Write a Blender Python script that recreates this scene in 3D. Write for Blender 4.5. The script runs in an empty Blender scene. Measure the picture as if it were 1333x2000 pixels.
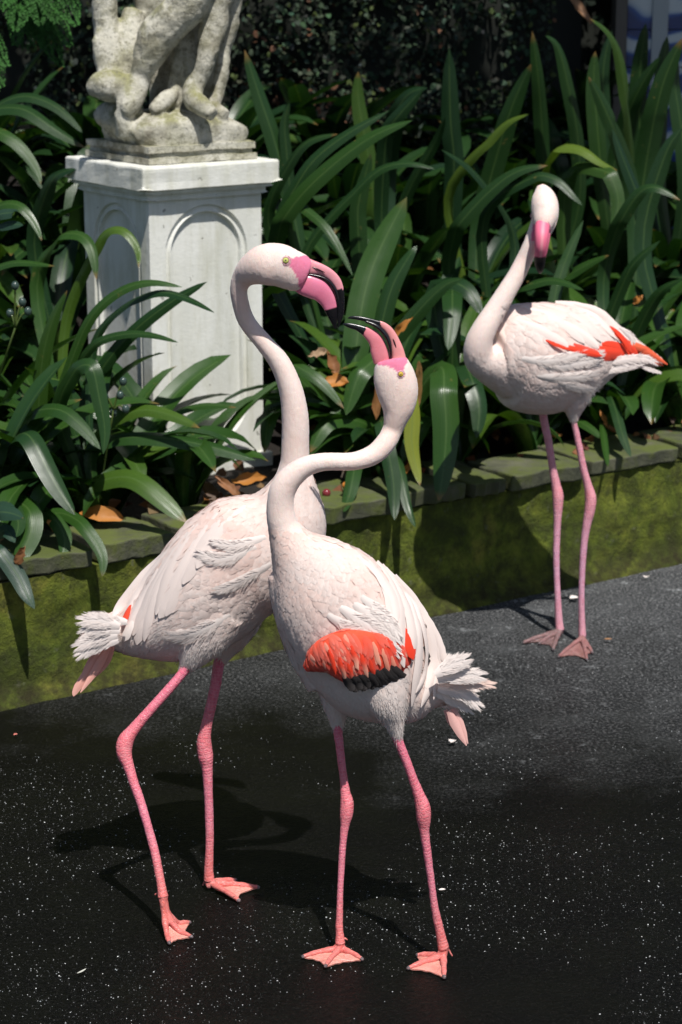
import bpy, math
import numpy as np
from mathutils import Vector
from mathutils.bvhtree import BVHTree

SC = bpy.context.scene
COL = SC.collection
RS = np.random.RandomState(7)
R = math.radians

# ------------------------------------------------------------------ camera
CAM_H = 1.75
PITCH = R(15.04)
cd = bpy.data.cameras.new('camera')
cam = bpy.data.objects.new('camera', cd)
COL.objects.link(cam)
cam.location = (0, 0, CAM_H)
cam.rotation_euler = (R(90) - PITCH, 0, 0)
cd.sensor_fit = 'VERTICAL'
cd.sensor_height = 36.0
cd.sensor_width = 24.0
cd.lens = 72.0
cd.clip_start = 0.1
cd.clip_end = 300
cd.dof.use_dof = True
cd.dof.focus_distance = 3.72
cd.dof.aperture_fstop = 7.0
SC.camera = cam

# ------------------------------------------------------------------ world and sun
SUN_EL, SUN_AZ = 61.5, 20.0      # sun stands behind the camera, to the right
sx, sy = math.sin(R(SUN_AZ)), -math.cos(R(SUN_AZ))          # towards the sun
sdir = Vector((sx * math.cos(R(SUN_EL)), sy * math.cos(R(SUN_EL)), math.sin(R(SUN_EL))))
world = bpy.data.worlds.new('World')
SC.world = world
world.use_nodes = True
wn = world.node_tree
wn.nodes.clear()
wo = wn.nodes.new('ShaderNodeOutputWorld')
wb = wn.nodes.new('ShaderNodeBackground')
ws = wn.nodes.new('ShaderNodeTexSky')
ws.sky_type = 'NISHITA'
ws.sun_disc = False
ws.sun_elevation = R(SUN_EL)
ws.sun_rotation = math.atan2(sx, sy)
wb.inputs['Strength'].default_value = 0.07
wn.links.new(ws.outputs[0], wb.inputs[0])
wn.links.new(wb.outputs[0], wo.inputs[0])
sl = bpy.data.lights.new('sun', 'SUN')
sl.energy = 4.9
sl.angle = R(0.5)
sl.color = (1.0, 0.965, 0.91)
so = bpy.data.objects.new('sun', sl)
COL.objects.link(so)
so.rotation_euler = sdir.to_track_quat('Z', 'Y').to_euler()
so.location = (2, -3, 8)
SC.view_settings.view_transform = 'Standard'
SC.view_settings.look = 'None'
SC.view_settings.gamma = 1
SC.view_settings.exposure = 0.1
SC.view_settings.use_curve_mapping = False
SC.render.engine = 'CYCLES'
SC.cycles.max_bounces = 6
SC.cycles.transparent_max_bounces = 6

# ------------------------------------------------------------------ measuring: a point of the photograph to a place in the garden
cP, sP = math.cos(PITCH), math.sin(PITCH)
FPX = 4000.0

def ray(px, py):
    x = (px - 666.5) / FPX
    v = -(py - 1000.0) / FPX
    return np.array([x, cP + v * sP, -sP + v * cP])

def P(px, py, y):
    d = ray(px, py)
    return np.array([0, 0, CAM_H]) + d * (y / d[1])

def G(px, py, z=0.0):
    d = ray(px, py)
    return np.array([0, 0, CAM_H]) + d * ((z - CAM_H) / d[2])

def S(px, py, y):
    p = P(px, py, y) - np.array([0, 0, CAM_H])
    return (p[1] * cP - p[2] * sP) / FPX

def proj(Q):
    q = np.asarray(Q) - np.array([0, 0, CAM_H])
    dep = q[..., 1] * cP - q[..., 2] * sP
    v = q[..., 1] * sP + q[..., 2] * cP
    return np.stack([666.5 + q[..., 0] / dep * FPX, 1000 - v / dep * FPX], -1)

# ------------------------------------------------------------------ building helpers
def origin(o):
    v = np.zeros(3)
    while o is not None:
        v = v + np.array(o.location)
        o = o.parent
    return v

def meshdata(name, V, F, uv=None, col=None, smooth=True, mats=None, mi=None):
    me = bpy.data.meshes.new(name)
    V = np.asarray(V, dtype=np.float32)
    if isinstance(F, np.ndarray):
        nf, k = F.shape
        loops = F.reshape(-1).astype(np.int32)
        starts = (np.arange(nf) * k).astype(np.int32)
    else:
        nf = len(F)
        cnt = np.array([len(f) for f in F])
        loops = np.concatenate([np.asarray(f) for f in F]).astype(np.int32)
        starts = np.concatenate([[0], np.cumsum(cnt)[:-1]]).astype(np.int32)
    me.vertices.add(len(V))
    me.vertices.foreach_set('co', V.reshape(-1))
    me.loops.add(len(loops))
    me.loops.foreach_set('vertex_index', loops)
    me.polygons.add(nf)
    me.polygons.foreach_set('loop_start', starts)
    if uv is not None:
        l = me.uv_layers.new(name='UVMap')
        l.data.foreach_set('uv', np.asarray(uv, dtype=np.float32)[loops].reshape(-1))
    if col is not None:
        c = np.asarray(col, dtype=np.float32)
        if c.shape[1] == 3:
            c = np.concatenate([c, np.ones((len(c), 1), np.float32)], 1)
        a = me.color_attributes.new('Col', 'FLOAT_COLOR', 'POINT')
        a.data.foreach_set('color', c.reshape(-1))
    for m in (mats or []):
        me.materials.append(m)
    if mi is not None:
        me.polygons.foreach_set('material_index', np.asarray(mi, dtype=np.int32))
    me.polygons.foreach_set('use_smooth', np.full(nf, bool(smooth)))
    me.update(calc_edges=True)
    me.validate()
    return me

def obj(name, V, F, mat, parent=None, uv=None, col=None, smooth=True, loc=None):
    """one mesh object; V in world coordinates"""
    o0 = origin(parent) if parent is not None else np.array(loc if loc is not None else (0, 0, 0), float)
    me = meshdata(name, np.asarray(V, float) - o0, F, uv, col, smooth, [mat] if mat else None)
    o = bpy.data.objects.new(name, me)
    COL.objects.link(o)
    if parent is not None:
        o.parent = parent
    else:
        o.location = tuple(o0)
    return o

def face_to(V, F, N):
    """wind every face so that it faces the way of its wished normals"""
    F = np.asarray(F); V = np.asarray(V)
    g = np.cross(V[F[:, 2]] - V[F[:, 0]], V[F[:, 3]] - V[F[:, 1]])
    s = (g * N[F].sum(1)).sum(1) < 0
    F = F.copy(); F[s] = F[s][:, ::-1]
    return F

def soft_normals(o, N, blend=0.75):
    """lay the vane normals close to those of the plumage underneath, as soft feathers shade"""
    me = o.data; n = len(me.vertices)
    if n != len(N): return
    own = np.zeros(n * 3); me.vertices.foreach_get('normal', own); own = own.reshape(-1, 3)
    s = np.sign((own * N).sum(1, keepdims=True)); s[s == 0] = 1
    me.normals_split_custom_set_from_vertices(nrm(N * blend + own * s * (1 - blend)).tolist())

def tag(o, label=None, cat=None, group=None, kind=None):
    if label: o['label'] = label
    if cat: o['category'] = cat
    if group: o['group'] = group
    if kind: o['kind'] = kind
    return o

def thing(name, label, cat, loc, group=None):
    o = bpy.data.objects.new(name, None)
    COL.objects.link(o)
    o.location = tuple(float(v) for v in loc)
    o.empty_display_size = 0.05
    return tag(o, label, cat, group)

def join(parts):
    """[(V,F,uv,col)] with same-k faces -> one"""
    Vs, Fs, Us, Cs, n = [], [], [], [], 0
    for p in parts:
        V, F = p[0], p[1]
        Vs.append(V); Fs.append(np.asarray(F) + n); n += len(V)
        if len(p) > 2 and p[2] is not None: Us.append(p[2])
        if len(p) > 3 and p[3] is not None: Cs.append(p[3])
    return (np.concatenate(Vs), np.concatenate(Fs),
            np.concatenate(Us) if Us else None, np.concatenate(Cs) if Cs else None)

def cr(pts, n=6):
    """Catmull-Rom through the rows of pts"""
    p = np.asarray(pts, float)
    q = np.concatenate([[2 * p[0] - p[1]], p, [2 * p[-1] - p[-2]]])
    out = []
    for i in range(1, len(q) - 2):
        for k in range(n):
            t = k / n
            out.append(0.5 * ((2 * q[i]) + (-q[i - 1] + q[i + 1]) * t + (2 * q[i - 1] - 5 * q[i] + 4 * q[i + 1] - q[i + 2]) * t * t
                              + (-q[i - 1] + 3 * q[i] - 3 * q[i + 1] + q[i + 2]) * t ** 3))
    out.append(q[-2])
    return np.array(out)

def nrm(v):
    v = np.asarray(v, float)
    return v / np.maximum(np.linalg.norm(v, axis=-1, keepdims=True), 1e-9)

def loft(C, ra, rb, seg=16, bdir=(0, 1, 0), power=1.0, caps=True, twist=None):
    """closed tube along centres C; ra in the plane across bdir, rb along it"""
    C = np.asarray(C, float)
    n = len(C)
    T = nrm(np.gradient(C, axis=0))
    B = np.tile(np.asarray(bdir, float), (n, 1))
    B = nrm(B - (B * T).sum(1, keepdims=True) * T)
    A = np.cross(B, T)
    th = np.linspace(0, 2 * math.pi, seg, endpoint=False)
    c, s = np.cos(th), np.sin(th)
    if power != 1.0:
        c = np.sign(c) * np.abs(c) ** power
        s = np.sign(s) * np.abs(s) ** power
    V = C[:, None, :] + A[:, None, :] * (np.asarray(ra)[:, None] * c)[..., None] + B[:, None, :] * (np.asarray(rb)[:, None] * s)[..., None]
    V = V.reshape(-1, 3)
    i = np.arange(n - 1)[:, None] * seg
    j = np.arange(seg)[None]
    j2 = (j + 1) % seg
    F = np.stack([i + j, i + j2, i + seg + j2, i + seg + j], -1).reshape(-1, 4)
    L = np.concatenate([[0], np.cumsum(np.linalg.norm(np.diff(C, axis=0), axis=1))])
    uv = np.stack([np.tile(j[0] / seg, n), np.repeat(L, seg)], -1)
    if caps:
        V = np.concatenate([V, C[:1], C[-1:]])
        a, b = n * seg, n * seg + 1
        jj = np.arange(seg); jj2 = (jj + 1) % seg
        c1 = np.stack([np.full(seg, a), jj2, jj, jj], -1)
        c2 = np.stack([np.full(seg, b), (n - 1) * seg + jj, (n - 1) * seg + jj2, (n - 1) * seg + jj2], -1)
        uv = np.concatenate([uv, [[0.5, 0]], [[0.5, L[-1]]]])
        F = [list(f) for f in F] + [[int(x) for x in f[:3]] for f in c1] + [[int(x) for x in f[:3]] for f in c2]
    return V, F, uv

def strip(path, w, side, up, keel=0.0, cols=5, jag=0.0):
    """a blade: path Nx3, half widths w, side and up vectors Nx3"""
    n = len(path)
    t = np.linspace(-1, 1, cols)
    V = path[:, None, :] + side[:, None, :] * (w[:, None] * t[None])[..., None] + up[:, None, :] * (keel * w[:, None] * (np.abs(t)[None] ** 1.3))[..., None]
    V = V.reshape(-1, 3)
    i = np.arange(n - 1)[:, None] * cols
    j = np.arange(cols - 1)[None]
    F = np.stack([i + j, i + j + 1, i + cols + j + 1, i + cols + j], -1).reshape(-1, 4)
    uv = np.stack([np.tile((t + 1) / 2, n), np.repeat(np.linspace(0, 1, n), cols)], -1)
    return V, F, uv

def box(x0, x1, y0, y1, z0, z1):
    V = np.array([[x, y, z] for z in (z0, z1) for y in (y0, y1) for x in (x0, x1)], float)
    F = np.array([[0, 2, 3, 1], [4, 5, 7, 6], [0, 1, 5, 4], [2, 6, 7, 3], [0, 4, 6, 2], [1, 3, 7, 5]])
    return V, F

def bevel(o, w=0.004, seg=2):
    m = o.modifiers.new('edge', 'BEVEL'); m.width = w; m.segments = seg; m.limit_method = 'ANGLE'
    return o

def vnoise(X, scale, seed=0, octv=3):
    """cheap smooth value noise for numpy points"""
    X = np.asarray(X, float) * scale + seed * 17.31
    out = np.zeros(X.shape[:-1]); amp = 1; tot = 0
    for o in range(octv):
        Xi = np.floor(X).astype(np.int64); f = X - Xi; f = f * f * (3 - 2 * f)
        acc = 0
        for dx in (0, 1):
            for dy in (0, 1):
                for dz in (0, 1):
                    h = (Xi[..., 0] + dx) * 374761393 + (Xi[..., 1] + dy) * 668265263 + (Xi[..., 2] + dz) * 2147483647 + (seed + o) * 974634777
                    h = (h ^ (h >> 13)) * 1274126177
                    h = ((h ^ (h >> 16)) & 0xffff) / 65535.0
                    wx = f[..., 0] if dx else 1 - f[..., 0]
                    wy = f[..., 1] if dy else 1 - f[..., 1]
                    wz = f[..., 2] if dz else 1 - f[..., 2]
                    acc = acc + h * wx * wy * wz
        out += amp * (acc * 2 - 1); tot += amp
        amp *= 0.5; X = X * 2.03 + 5.1
    return out / tot

def remesh(parts, voxel, smooth=4, factor=0.5):
    Vs, Fs, n = [], [], 0
    for p in parts:
        V, F = p[0], p[1]
        Vs.append(np.asarray(V)); Fs += [[int(i) + n for i in f] for f in F]; n += len(V)
    me = bpy.data.meshes.new('tmp')
    me.from_pydata(np.concatenate(Vs).tolist(), [], Fs)
    o = bpy.data.objects.new('tmp', me)
    COL.objects.link(o)
    m = o.modifiers.new('r', 'REMESH'); m.mode = 'VOXEL'; m.voxel_size = voxel
    if smooth:
        m2 = o.modifiers.new('s', 'SMOOTH'); m2.iterations = smooth; m2.factor = factor
    bpy.context.view_layer.update()
    e = o.evaluated_get(bpy.context.evaluated_depsgraph_get()).to_mesh()
    V = np.zeros(len(e.vertices) * 3); e.vertices.foreach_get('co', V); V = V.reshape(-1, 3)
    F = [list(p.vertices) for p in e.polygons]
    bpy.data.objects.remove(o); bpy.data.meshes.remove(me)
    if all(len(f) == 4 for f in F):
        F = np.array(F)
    return V, F

# ------------------------------------------------------------------ materials
class M:
    def __init__(s, name):
        s.m = bpy.data.materials.new(name); s.m.use_nodes = True
        s.t = s.m.node_tree; s.b = s.t.nodes['Principled BSDF']; s.out = s.t.nodes['Material Output']
    def n(s, typ, **kw):
        x = s.t.nodes.new('ShaderNode' + typ)
        for k, v in kw.items():
            if k.startswith('_'): setattr(x, k[1:], v)
            else:
                i = x.inputs[int(k[1:])] if k[0] == 'i' and k[1:].isdigit() else x.inputs[k.replace('__', ' ')]
                if hasattr(v, 'links') or isinstance(v, bpy.types.NodeSocket): s.t.links.new(v, i)
                else: i.default_value = v
        return x
    def l(s, a, b): s.t.links.new(a, b)
    def coord(s, w='Object'): return s.n('TexCoord').outputs[w]
    def map(s, vec, sc=(1, 1, 1), rot=(0, 0, 0)):
        return s.n('Mapping', Vector=vec, Scale=sc, Rotation=rot).outputs[0]
    def noise(s, vec, sc, det=4, rough=0.55, dist=0.0):
        return s.n('TexNoise', Vector=vec, Scale=sc, Detail=det, Roughness=rough, Distortion=dist).outputs['Fac']
    def ramp(s, fac, stops):
        x = s.n('ValToRGB', Fac=fac); e = x.color_ramp.elements
        while len(e) < len(stops): e.new(0.5)
        for el, (p, c) in zip(e, stops):
            el.position = p; el.color = (c, c, c, 1) if isinstance(c, (int, float)) else (*c, 1)
        return x.outputs['Color']
    def mix(s, f, a, b, mode='MIX'):
        x = s.n('MixRGB', _blend_type=mode)
        for v, i in ((f, 0), (a, 1), (b, 2)):
            if isinstance(v, bpy.types.NodeSocket): s.l(v, x.inputs[i])
            elif isinstance(v, (int, float)): x.inputs[i].default_value = v if i == 0 else (v, v, v, 1)
            else: x.inputs[i].default_value = (*v, 1)
        return x.outputs[0]
    def math(s, op, a, b=0.0, c=0.0):
        x = s.n('Math', _operation=op)
        for i, v in enumerate((a, b, c)):
            if isinstance(v, bpy.types.NodeSocket): s.l(v, x.inputs[i])
            else: x.inputs[i].default_value = v
        return x.outputs[0]
    def bump(s, h, strength=0.3, dist=0.01, nrm_=None):
        x = s.n('Bump', Height=h, Strength=strength, Distance=dist)
        if nrm_ is not None: s.l(nrm_, x.inputs['Normal'])
        return x.outputs[0]
    def set(s, **kw):
        for k, v in kw.items():
            k = k.replace('__', ' ')
            i = s.b.inputs[k]
            if isinstance(v, bpy.types.NodeSocket): s.l(v, i)
            elif isinstance(v, tuple) and len(v) == 3 and i.type == 'RGBA': i.default_value = (*v, 1)
            else: i.default_value = v
        return s

MT = {}
# feathers
m = M('feather_vane'); col = m.n('Attribute', _attribute_name='Col').outputs['Color']
uv = m.coord('UV'); sp = m.n('SeparateXYZ', Vector=uv)
av = m.math('ABSOLUTE', m.math('SUBTRACT', sp.outputs[0], 0.5))
ph = m.math('ADD', m.math('MULTIPLY', sp.outputs[1], 150.0), m.math('MULTIPLY', av, -70.0))
nz = m.noise(m.coord(), 90, 2)
barb = m.math('SINE', m.math('ADD', ph, m.math('MULTIPLY', nz, 9.0)))
shaft = m.math('LESS_THAN', av, 0.025)
c2 = m.mix(m.math('MULTIPLY', m.math('ADD', barb, 1.0), 0.03), col, (0.50, 0.40, 0.37))
c2 = m.mix(m.math('MULTIPLY', nz, 0.10), c2, (0.75, 0.58, 0.52), 'MULTIPLY')
m.set(Base__Color=c2, Roughness=0.62, Normal=m.bump(m.math('ADD', m.math('MULTIPLY', barb, 0.5), m.math('MULTIPLY', shaft, 1.5)), 0.14, 0.0010))
m.b.inputs['Specular IOR Level'].default_value = 0.25
m.b.inputs['Sheen Weight'].default_value = 0.1
tr = m.n('BsdfTranslucent', Color=c2); mx = m.n('MixShader', i0=0.12); m.l(m.b.outputs[0], mx.inputs[1]); m.l(tr.outputs[0], mx.inputs[2]); m.l(mx.outputs[0], m.out.inputs['Surface'])
MT['feather'] = m.m
# short down on neck and head
m = M('short_plumage'); col = m.n('Attribute', _attribute_name='Col').outputs['Color']
co = m.coord()
n1 = m.noise(co, 380, 3, 0.6); n2 = m.noise(m.map(co, (1, 1, 0.45)), 115, 5, 0.7, 1.2); n3 = m.noise(co, 26, 3)
c2 = m.mix(m.math('MULTIPLY', m.ramp(n2, [(0.35, 1.0), (0.6, 0.0)]), 0.22), col, (0.84, 0.70, 0.64), 'MULTIPLY')
c2 = m.mix(m.math('MULTIPLY', m.ramp(n3, [(0.42, 0.0), (0.72, 1.0)]), 0.3), c2, (0.96, 0.82, 0.74), 'MULTIPLY')
m.set(Base__Color=c2, Roughness=0.7, Normal=m.bump(m.math('ADD', m.math('MULTIPLY', n1, 0.45), n2), 0.5, 0.0020))
m.b.inputs['Specular IOR Level'].default_value = 0.2
m.b.inputs['Sheen Weight'].default_value = 0.2
m.b.inputs['Subsurface Weight'].default_value = 0.12; m.b.inputs['Subsurface Scale'].default_value = 0.008
MT['down'] = m.m
# scaly leg skin
m = M('leg_skin'); col = m.n('Attribute', _attribute_name='Col').outputs['Color']
wob = m.n('VectorMath', i0=m.coord('UV'), i1=m.mix(1.0, m.n('TexNoise', Vector=m.coord(), Scale=70.0).outputs['Color'], (0.35, 0.006, 0.0), 'MULTIPLY')).outputs[0]
uvm = m.map(wob, (5.0, 95.0, 1))
br = m.n('TexBrick', Vector=uvm, Scale=1.0); br.inputs['Mortar Size'].default_value = 0.07; br.inputs['Mortar Smooth'].default_value = 0.6
br.inputs['Brick Width'].default_value = 2.2; br.inputs['Row Height'].default_value = 0.62
vo = m.n('TexVoronoi', Vector=m.map(m.coord('UV'), (9.0, 130.0, 1)), Scale=1.0, _feature='DISTANCE_TO_EDGE').outputs['Distance']
seam = m.ramp(vo, [(0.02, 1.0), (0.14, 0.0)])
nz = m.noise(m.coord(), 60, 4)
f = m.math('MAXIMUM', m.math('MULTIPLY', br.outputs['Fac'], 0.8), m.math('MULTIPLY', seam, 0.45))
c2 = m.mix(m.math('MULTIPLY', f, 0.34), col, (0.92, 0.60, 0.60))
c2 = m.mix(m.math('MULTIPLY', m.ramp(nz, [(0.45, 0.0), (0.7, 1.0)]), 0.4), c2, (0.80, 0.42, 0.45), 'MULTIPLY')
dirt = m.ramp(m.noise(m.coord(), 130, 2), [(0.68, 0.0), (0.72, 1.0)])
c2 = m.mix(m.math('MULTIPLY', dirt, 0.6), c2, (0.16, 0.09, 0.07))
m.set(Base__Color=c2, Roughness=m.ramp(nz, [(0.3, 0.28), (0.7, 0.5)]), Normal=m.bump(m.math('MULTIPLY', f, -1.0), 0.7, 0.0016))
m.b.inputs['Subsurface Weight'].default_value = 0.1; m.b.inputs['Subsurface Scale'].default_value = 0.006
MT['leg'] = m.m
# bill
m = M('bill_horn'); col = m.n('Attribute', _attribute_name='Col').outputs['Color']
nz = m.noise(m.coord(), 45, 5, 0.6); n2 = m.noise(m.map(m.coord('UV'), (1, 14, 1)), 5, 3)
c2 = m.mix(m.math('MULTIPLY', m.ramp(nz, [(0.4, 0.0), (0.75, 1.0)]), 0.35), col, (0.95, 0.62, 0.62), 'MULTIPLY')
m.set(Base__Color=c2, Roughness=m.ramp(nz, [(0.3, 0.2), (0.7, 0.36)]), Normal=m.bump(m.math('ADD', nz, n2), 0.25, 0.002))
m.b.inputs['Coat Weight'].default_value = 0.25; m.b.inputs['Coat Roughness'].default_value = 0.2
m.b.inputs['Subsurface Weight'].default_value = 0.08; m.b.inputs['Subsurface Scale'].default_value = 0.006
MT['bill'] = m.m
m = M('bill_horn_dull'); col = m.n('Attribute', _attribute_name='Col').outputs['Color']; m.set(Base__Color=col, Roughness=0.55, Normal=m.bump(m.noise(m.coord(), 60, 4), 0.2, 0.002)); m.b.inputs['Specular IOR Level'].default_value = 0.3; MT['bill_dull'] = m.m
m = M('eye_gloss'); col = m.n('Attribute', _attribute_name='Col').outputs['Color']
m.set(Base__Color=col, Roughness=0.05); m.b.inputs['Coat Weight'].default_value = 1.0
MT['eye'] = m.m

# leaves
def leafmat(name, dark, mid, yel, rough=0.28, spec=0.38):
    m = M(name)
    rnd = m.n('ObjectInfo').outputs['Random']
    base = m.ramp(rnd, [(0.0, dark), (0.45, mid), (0.8, mid), (1.0, yel)])
    uv = m.coord('UV'); sp = m.n('SeparateXYZ', Vector=uv)
    w = m.math('SINE', m.math('MULTIPLY', sp.outputs[0], 85.0))
    mid_ = m.math('ABSOLUTE', m.math('SUBTRACT', sp.outputs[0], 0.5))
    nz = m.noise(m.coord(), 9, 4, 0.6); n2 = m.noise(m.map(uv, (30, 2, 1)), 1.0, 3)
    c = m.mix(m.math('MULTIPLY', m.math('ADD', w, 1.0), 0.1), base, (0.35, 0.5, 0.3), 'MULTIPLY')
    c = m.mix(m.ramp(n2, [(0.35, 0.0), (0.7, 0.5)]), c, (1.35, 1.25, 0.8), 'MULTIPLY')
    c = m.mix(m.ramp(mid_, [(0.015, 0.35), (0.05, 0.0)]), c, (0.10, 0.17, 0.05))
    spot = m.ramp(m.noise(m.coord(), 30, 4, 0.75), [(0.66, 0.0), (0.72, 1.0)])
    c = m.mix(m.math('MULTIPLY', spot, 0.6), c, (0.17, 0.14, 0.04))
    tip = m.math('MULTIPLY', m.ramp(sp.outputs[1], [(0.955, 0.0), (0.99, 1.0)]), m.ramp(rnd, [(0.5, 0.0), (0.6, 1.0)]))
    c = m.mix(m.math('MULTIPLY', tip, 0.8), c, (0.20, 0.11, 0.035))
    m.set(Base__Color=c, Roughness=m.ramp(nz, [(0.3, rough - 0.06), (0.7, rough + 0.14)]),
          Normal=m.bump(m.math('ADD', m.math('MULTIPLY', w, 0.35), m.math('MULTIPLY', nz, 2.2)), 0.25, 0.002))
    m.b.inputs['Specular IOR Level'].default_value = spec
    tr = m.n('BsdfTranslucent', Color=m.mix(1.0, c, (1.5, 1.7, 0.5), 'MULTIPLY'))
    mx = m.n('MixShader', i0=0.16); m.l(m.b.outputs[0], mx.inputs[1]); m.l(tr.outputs[0], mx.inputs[2])
    m.l(mx.outputs[0], m.out.inputs['Surface'])
    return m.m
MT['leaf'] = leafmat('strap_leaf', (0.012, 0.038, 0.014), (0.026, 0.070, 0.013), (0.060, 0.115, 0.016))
MT['leaf_lime'] = leafmat('lime_strap_leaf', (0.07, 0.12, 0.018), (0.085, 0.14, 0.02), (0.10, 0.15, 0.025))
MT['leaf_shaded'] = leafmat('shaded_strap_leaf', (0.008, 0.027, 0.013), (0.017, 0.048, 0.014), (0.040, 0.085, 0.015), 0.29)  # same leaf in darker greens, the back rows' shade put into the colour
MT['leaf_blue'] = leafmat('broad_blue_leaf', (0.020, 0.050, 0.035), (0.024, 0.056, 0.038), (0.03, 0.07, 0.04), 0.3)
MT['leaf_yel'] = leafmat('yellowing_strap_leaf', (0.13, 0.18, 0.025), (0.16, 0.20, 0.03), (0.20, 0.21, 0.03))
def colmat(name, rough=0.6, trans=0.0, bs=0.3, bd=0.003, bsc=60):
    m = M(name); col = m.n('Attribute', _attribute_name='Col').outputs['Color']
    nz = m.noise(m.coord(), bsc, 4)
    c = m.mix(m.math('MULTIPLY', nz, 0.6), col, (0.6, 0.55, 0.5), 'MULTIPLY')
    m.set(Base__Color=c, Roughness=rough, Normal=m.bump(nz, bs, bd))
    if trans:
        tr = m.n('BsdfTranslucent', Color=c); mx = m.n('MixShader', i0=trans)
        m.l(m.b.outputs[0], mx.inputs[1]); m.l(tr.outputs[0], mx.inputs[2]); m.l(mx.outputs[0], m.out.inputs['Surface'])
    return m.m
MT['small_leaf'] = colmat('small_leaf', 0.7, 0.12); MT['small_leaf'].node_tree.nodes['Principled BSDF'].inputs['Specular IOR Level'].default_value = 0.2
MT['dry_leaf'] = colmat('dry_leaf', 0.6, 0.15, 0.5, 0.004, 45)
MT['berry'] = colmat('berry_skin', 0.22, 0, 0.05)
MT['grit'] = colmat('grit', 0.5); MT['grit'].node_tree.nodes['Principled BSDF'].inputs['Specular IOR Level'].default_value = 0.12
MT['grit_glint'] = colmat('pale_glint_bits', 0.35)  # for the pale bits that stand for glints on the wet ground

# painted concrete of the pedestal
m = M('weathered_white_paint'); co = m.coord()
n1 = m.noise(co, 5, 5, 0.6); n2 = m.noise(m.map(co, (1, 1, 0.18)), 22, 5, 0.65); n3 = m.noise(co, 70, 4, 0.7); n4 = m.noise(co, 240, 3)
c = m.ramp(n1, [(0.3, (0.64, 0.64, 0.57)), (0.6, (0.76, 0.76, 0.71))])
c = m.mix(m.ramp(n2, [(0.46, 0.0), (0.74, 0.6)]), c, (0.46, 0.45, 0.32))
c = m.mix(m.ramp(m.noise(m.map(co, (1, 1, .1)), 9, 4, .6), [(0.52, 0.0), (0.7, 0.35)]), c, (0.48, 0.49, 0.44))
c = m.mix(m.ramp(n3, [(0.66, 0.0), (0.74, 0.6)]), c, (0.30, 0.28, 0.20))
c = m.mix(m.ramp(m.noise(co, 42, 2, 0.4), [(0.72, 0.0), (0.75, 0.7)]), c, (0.16, 0.15, 0.12))
m.set(Base__Color=c, Roughness=0.75, Normal=m.bump(m.math('ADD', m.math('MULTIPLY', n3, 1.0), m.math('MULTIPLY', n4, 0.5)), 0.35, 0.003))
MT['paint'] = m.m
# statue stone
m = M('lichened_stone'); co = m.coord()
n1 = m.noise(co, 9, 6, 0.65); n2 = m.noise(co, 28, 6, 0.7); n3 = m.noise(co, 120, 4, 0.7)
c = m.ramp(n1, [(0.32, (0.20, 0.18, 0.13)), (0.47, (0.44, 0.42, 0.34)), (0.68, (0.62, 0.60, 0.52))])
geo = m.n('NewGeometry'); up = m.n('SeparateXYZ', Vector=geo.outputs['Normal']).outputs[2]
moss = m.math('MULTIPLY', m.ramp(up, [(0.1, 0.25), (0.7, 1.0)]), m.ramp(m.noise(co, 14, 5, 0.7), [(0.46, 0.0), (0.58, 1.0)]))
c = m.mix(m.math('MULTIPLY', moss, 0.75), c, (0.22, 0.22, 0.06))
c = m.mix(m.ramp(n2, [(0.50, 0.0), (0.66, 0.75)]), c, (0.15, 0.14, 0.10))
c = m.mix(m.ramp(m.noise(co, 95, 4, 0.7), [(0.56, 0.0), (0.66, 0.6)]), c, (0.10, 0.095, 0.07))
m.set(Base__Color=c, Roughness=0.9, Normal=m.bump(m.math('ADD', m.math('MULTIPLY', n2, 1.4), m.math('MULTIPLY', n3, 0.5)), 0.8, 0.008))
MT['statue'] = m.m
# mossy concrete wall
m = M('mossy_concrete'); co = m.coord()
n1 = m.noise(co, 4.6, 7, 0.72, 0.6); n2 = m.noise(co, 19, 7, 0.75); n3 = m.noise(co, 110, 5, 0.75)
z = m.n('SeparateXYZ', Vector=co).outputs[2]
c = m.ramp(n1, [(0.30, (0.045, 0.055, 0.018)), (0.43, (0.10, 0.135, 0.022)), (0.56, (0.19, 0.225, 0.034)), (0.72, (0.32, 0.29, 0.06))])
c = m.mix(m.ramp(n2, [(0.42, 0.0), (0.62, 0.85)]), c, (0.055, 0.062, 0.022))
c = m.mix(m.math('MULTIPLY', m.ramp(m.noise(co, 34, 4, 0.7), [(0.62, 0.0), (0.7, 1.0)]), 0.6), c, (0.19, 0.20, 0.13))
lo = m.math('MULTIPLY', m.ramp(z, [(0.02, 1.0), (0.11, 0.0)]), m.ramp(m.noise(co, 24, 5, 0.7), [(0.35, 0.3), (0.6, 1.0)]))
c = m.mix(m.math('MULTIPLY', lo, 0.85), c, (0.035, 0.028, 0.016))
c = m.mix(m.math('MULTIPLY', n3, 0.55), c, (0.35, 0.35, 0.3), 'MULTIPLY')
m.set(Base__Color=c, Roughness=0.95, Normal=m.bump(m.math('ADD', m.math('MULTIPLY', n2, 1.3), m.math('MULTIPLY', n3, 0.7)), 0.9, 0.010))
m.b.inputs['Specular IOR Level'].default_value = 0.15
MT['moss'] = m.m
m = M('cap_stone'); co = m.coord()
n1 = m.noise(co, 7, 6, 0.65); n2 = m.noise(co, 55, 5, 0.7)
rnd = m.n('ObjectInfo').outputs['Random']
c = m.ramp(n1, [(0.3, (0.040, 0.042, 0.030)), (0.5, (0.085, 0.088, 0.055)), (0.7, (0.15, 0.145, 0.10))])
c = m.mix(m.ramp(m.noise(co, 12, 5, 0.7), [(0.48, 0.0), (0.62, 0.8)]), c, (0.09, 0.11, 0.018))
mg = m.n('NewGeometry'); mu = m.n('SeparateXYZ', Vector=mg.outputs['Normal']).outputs[2]
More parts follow.
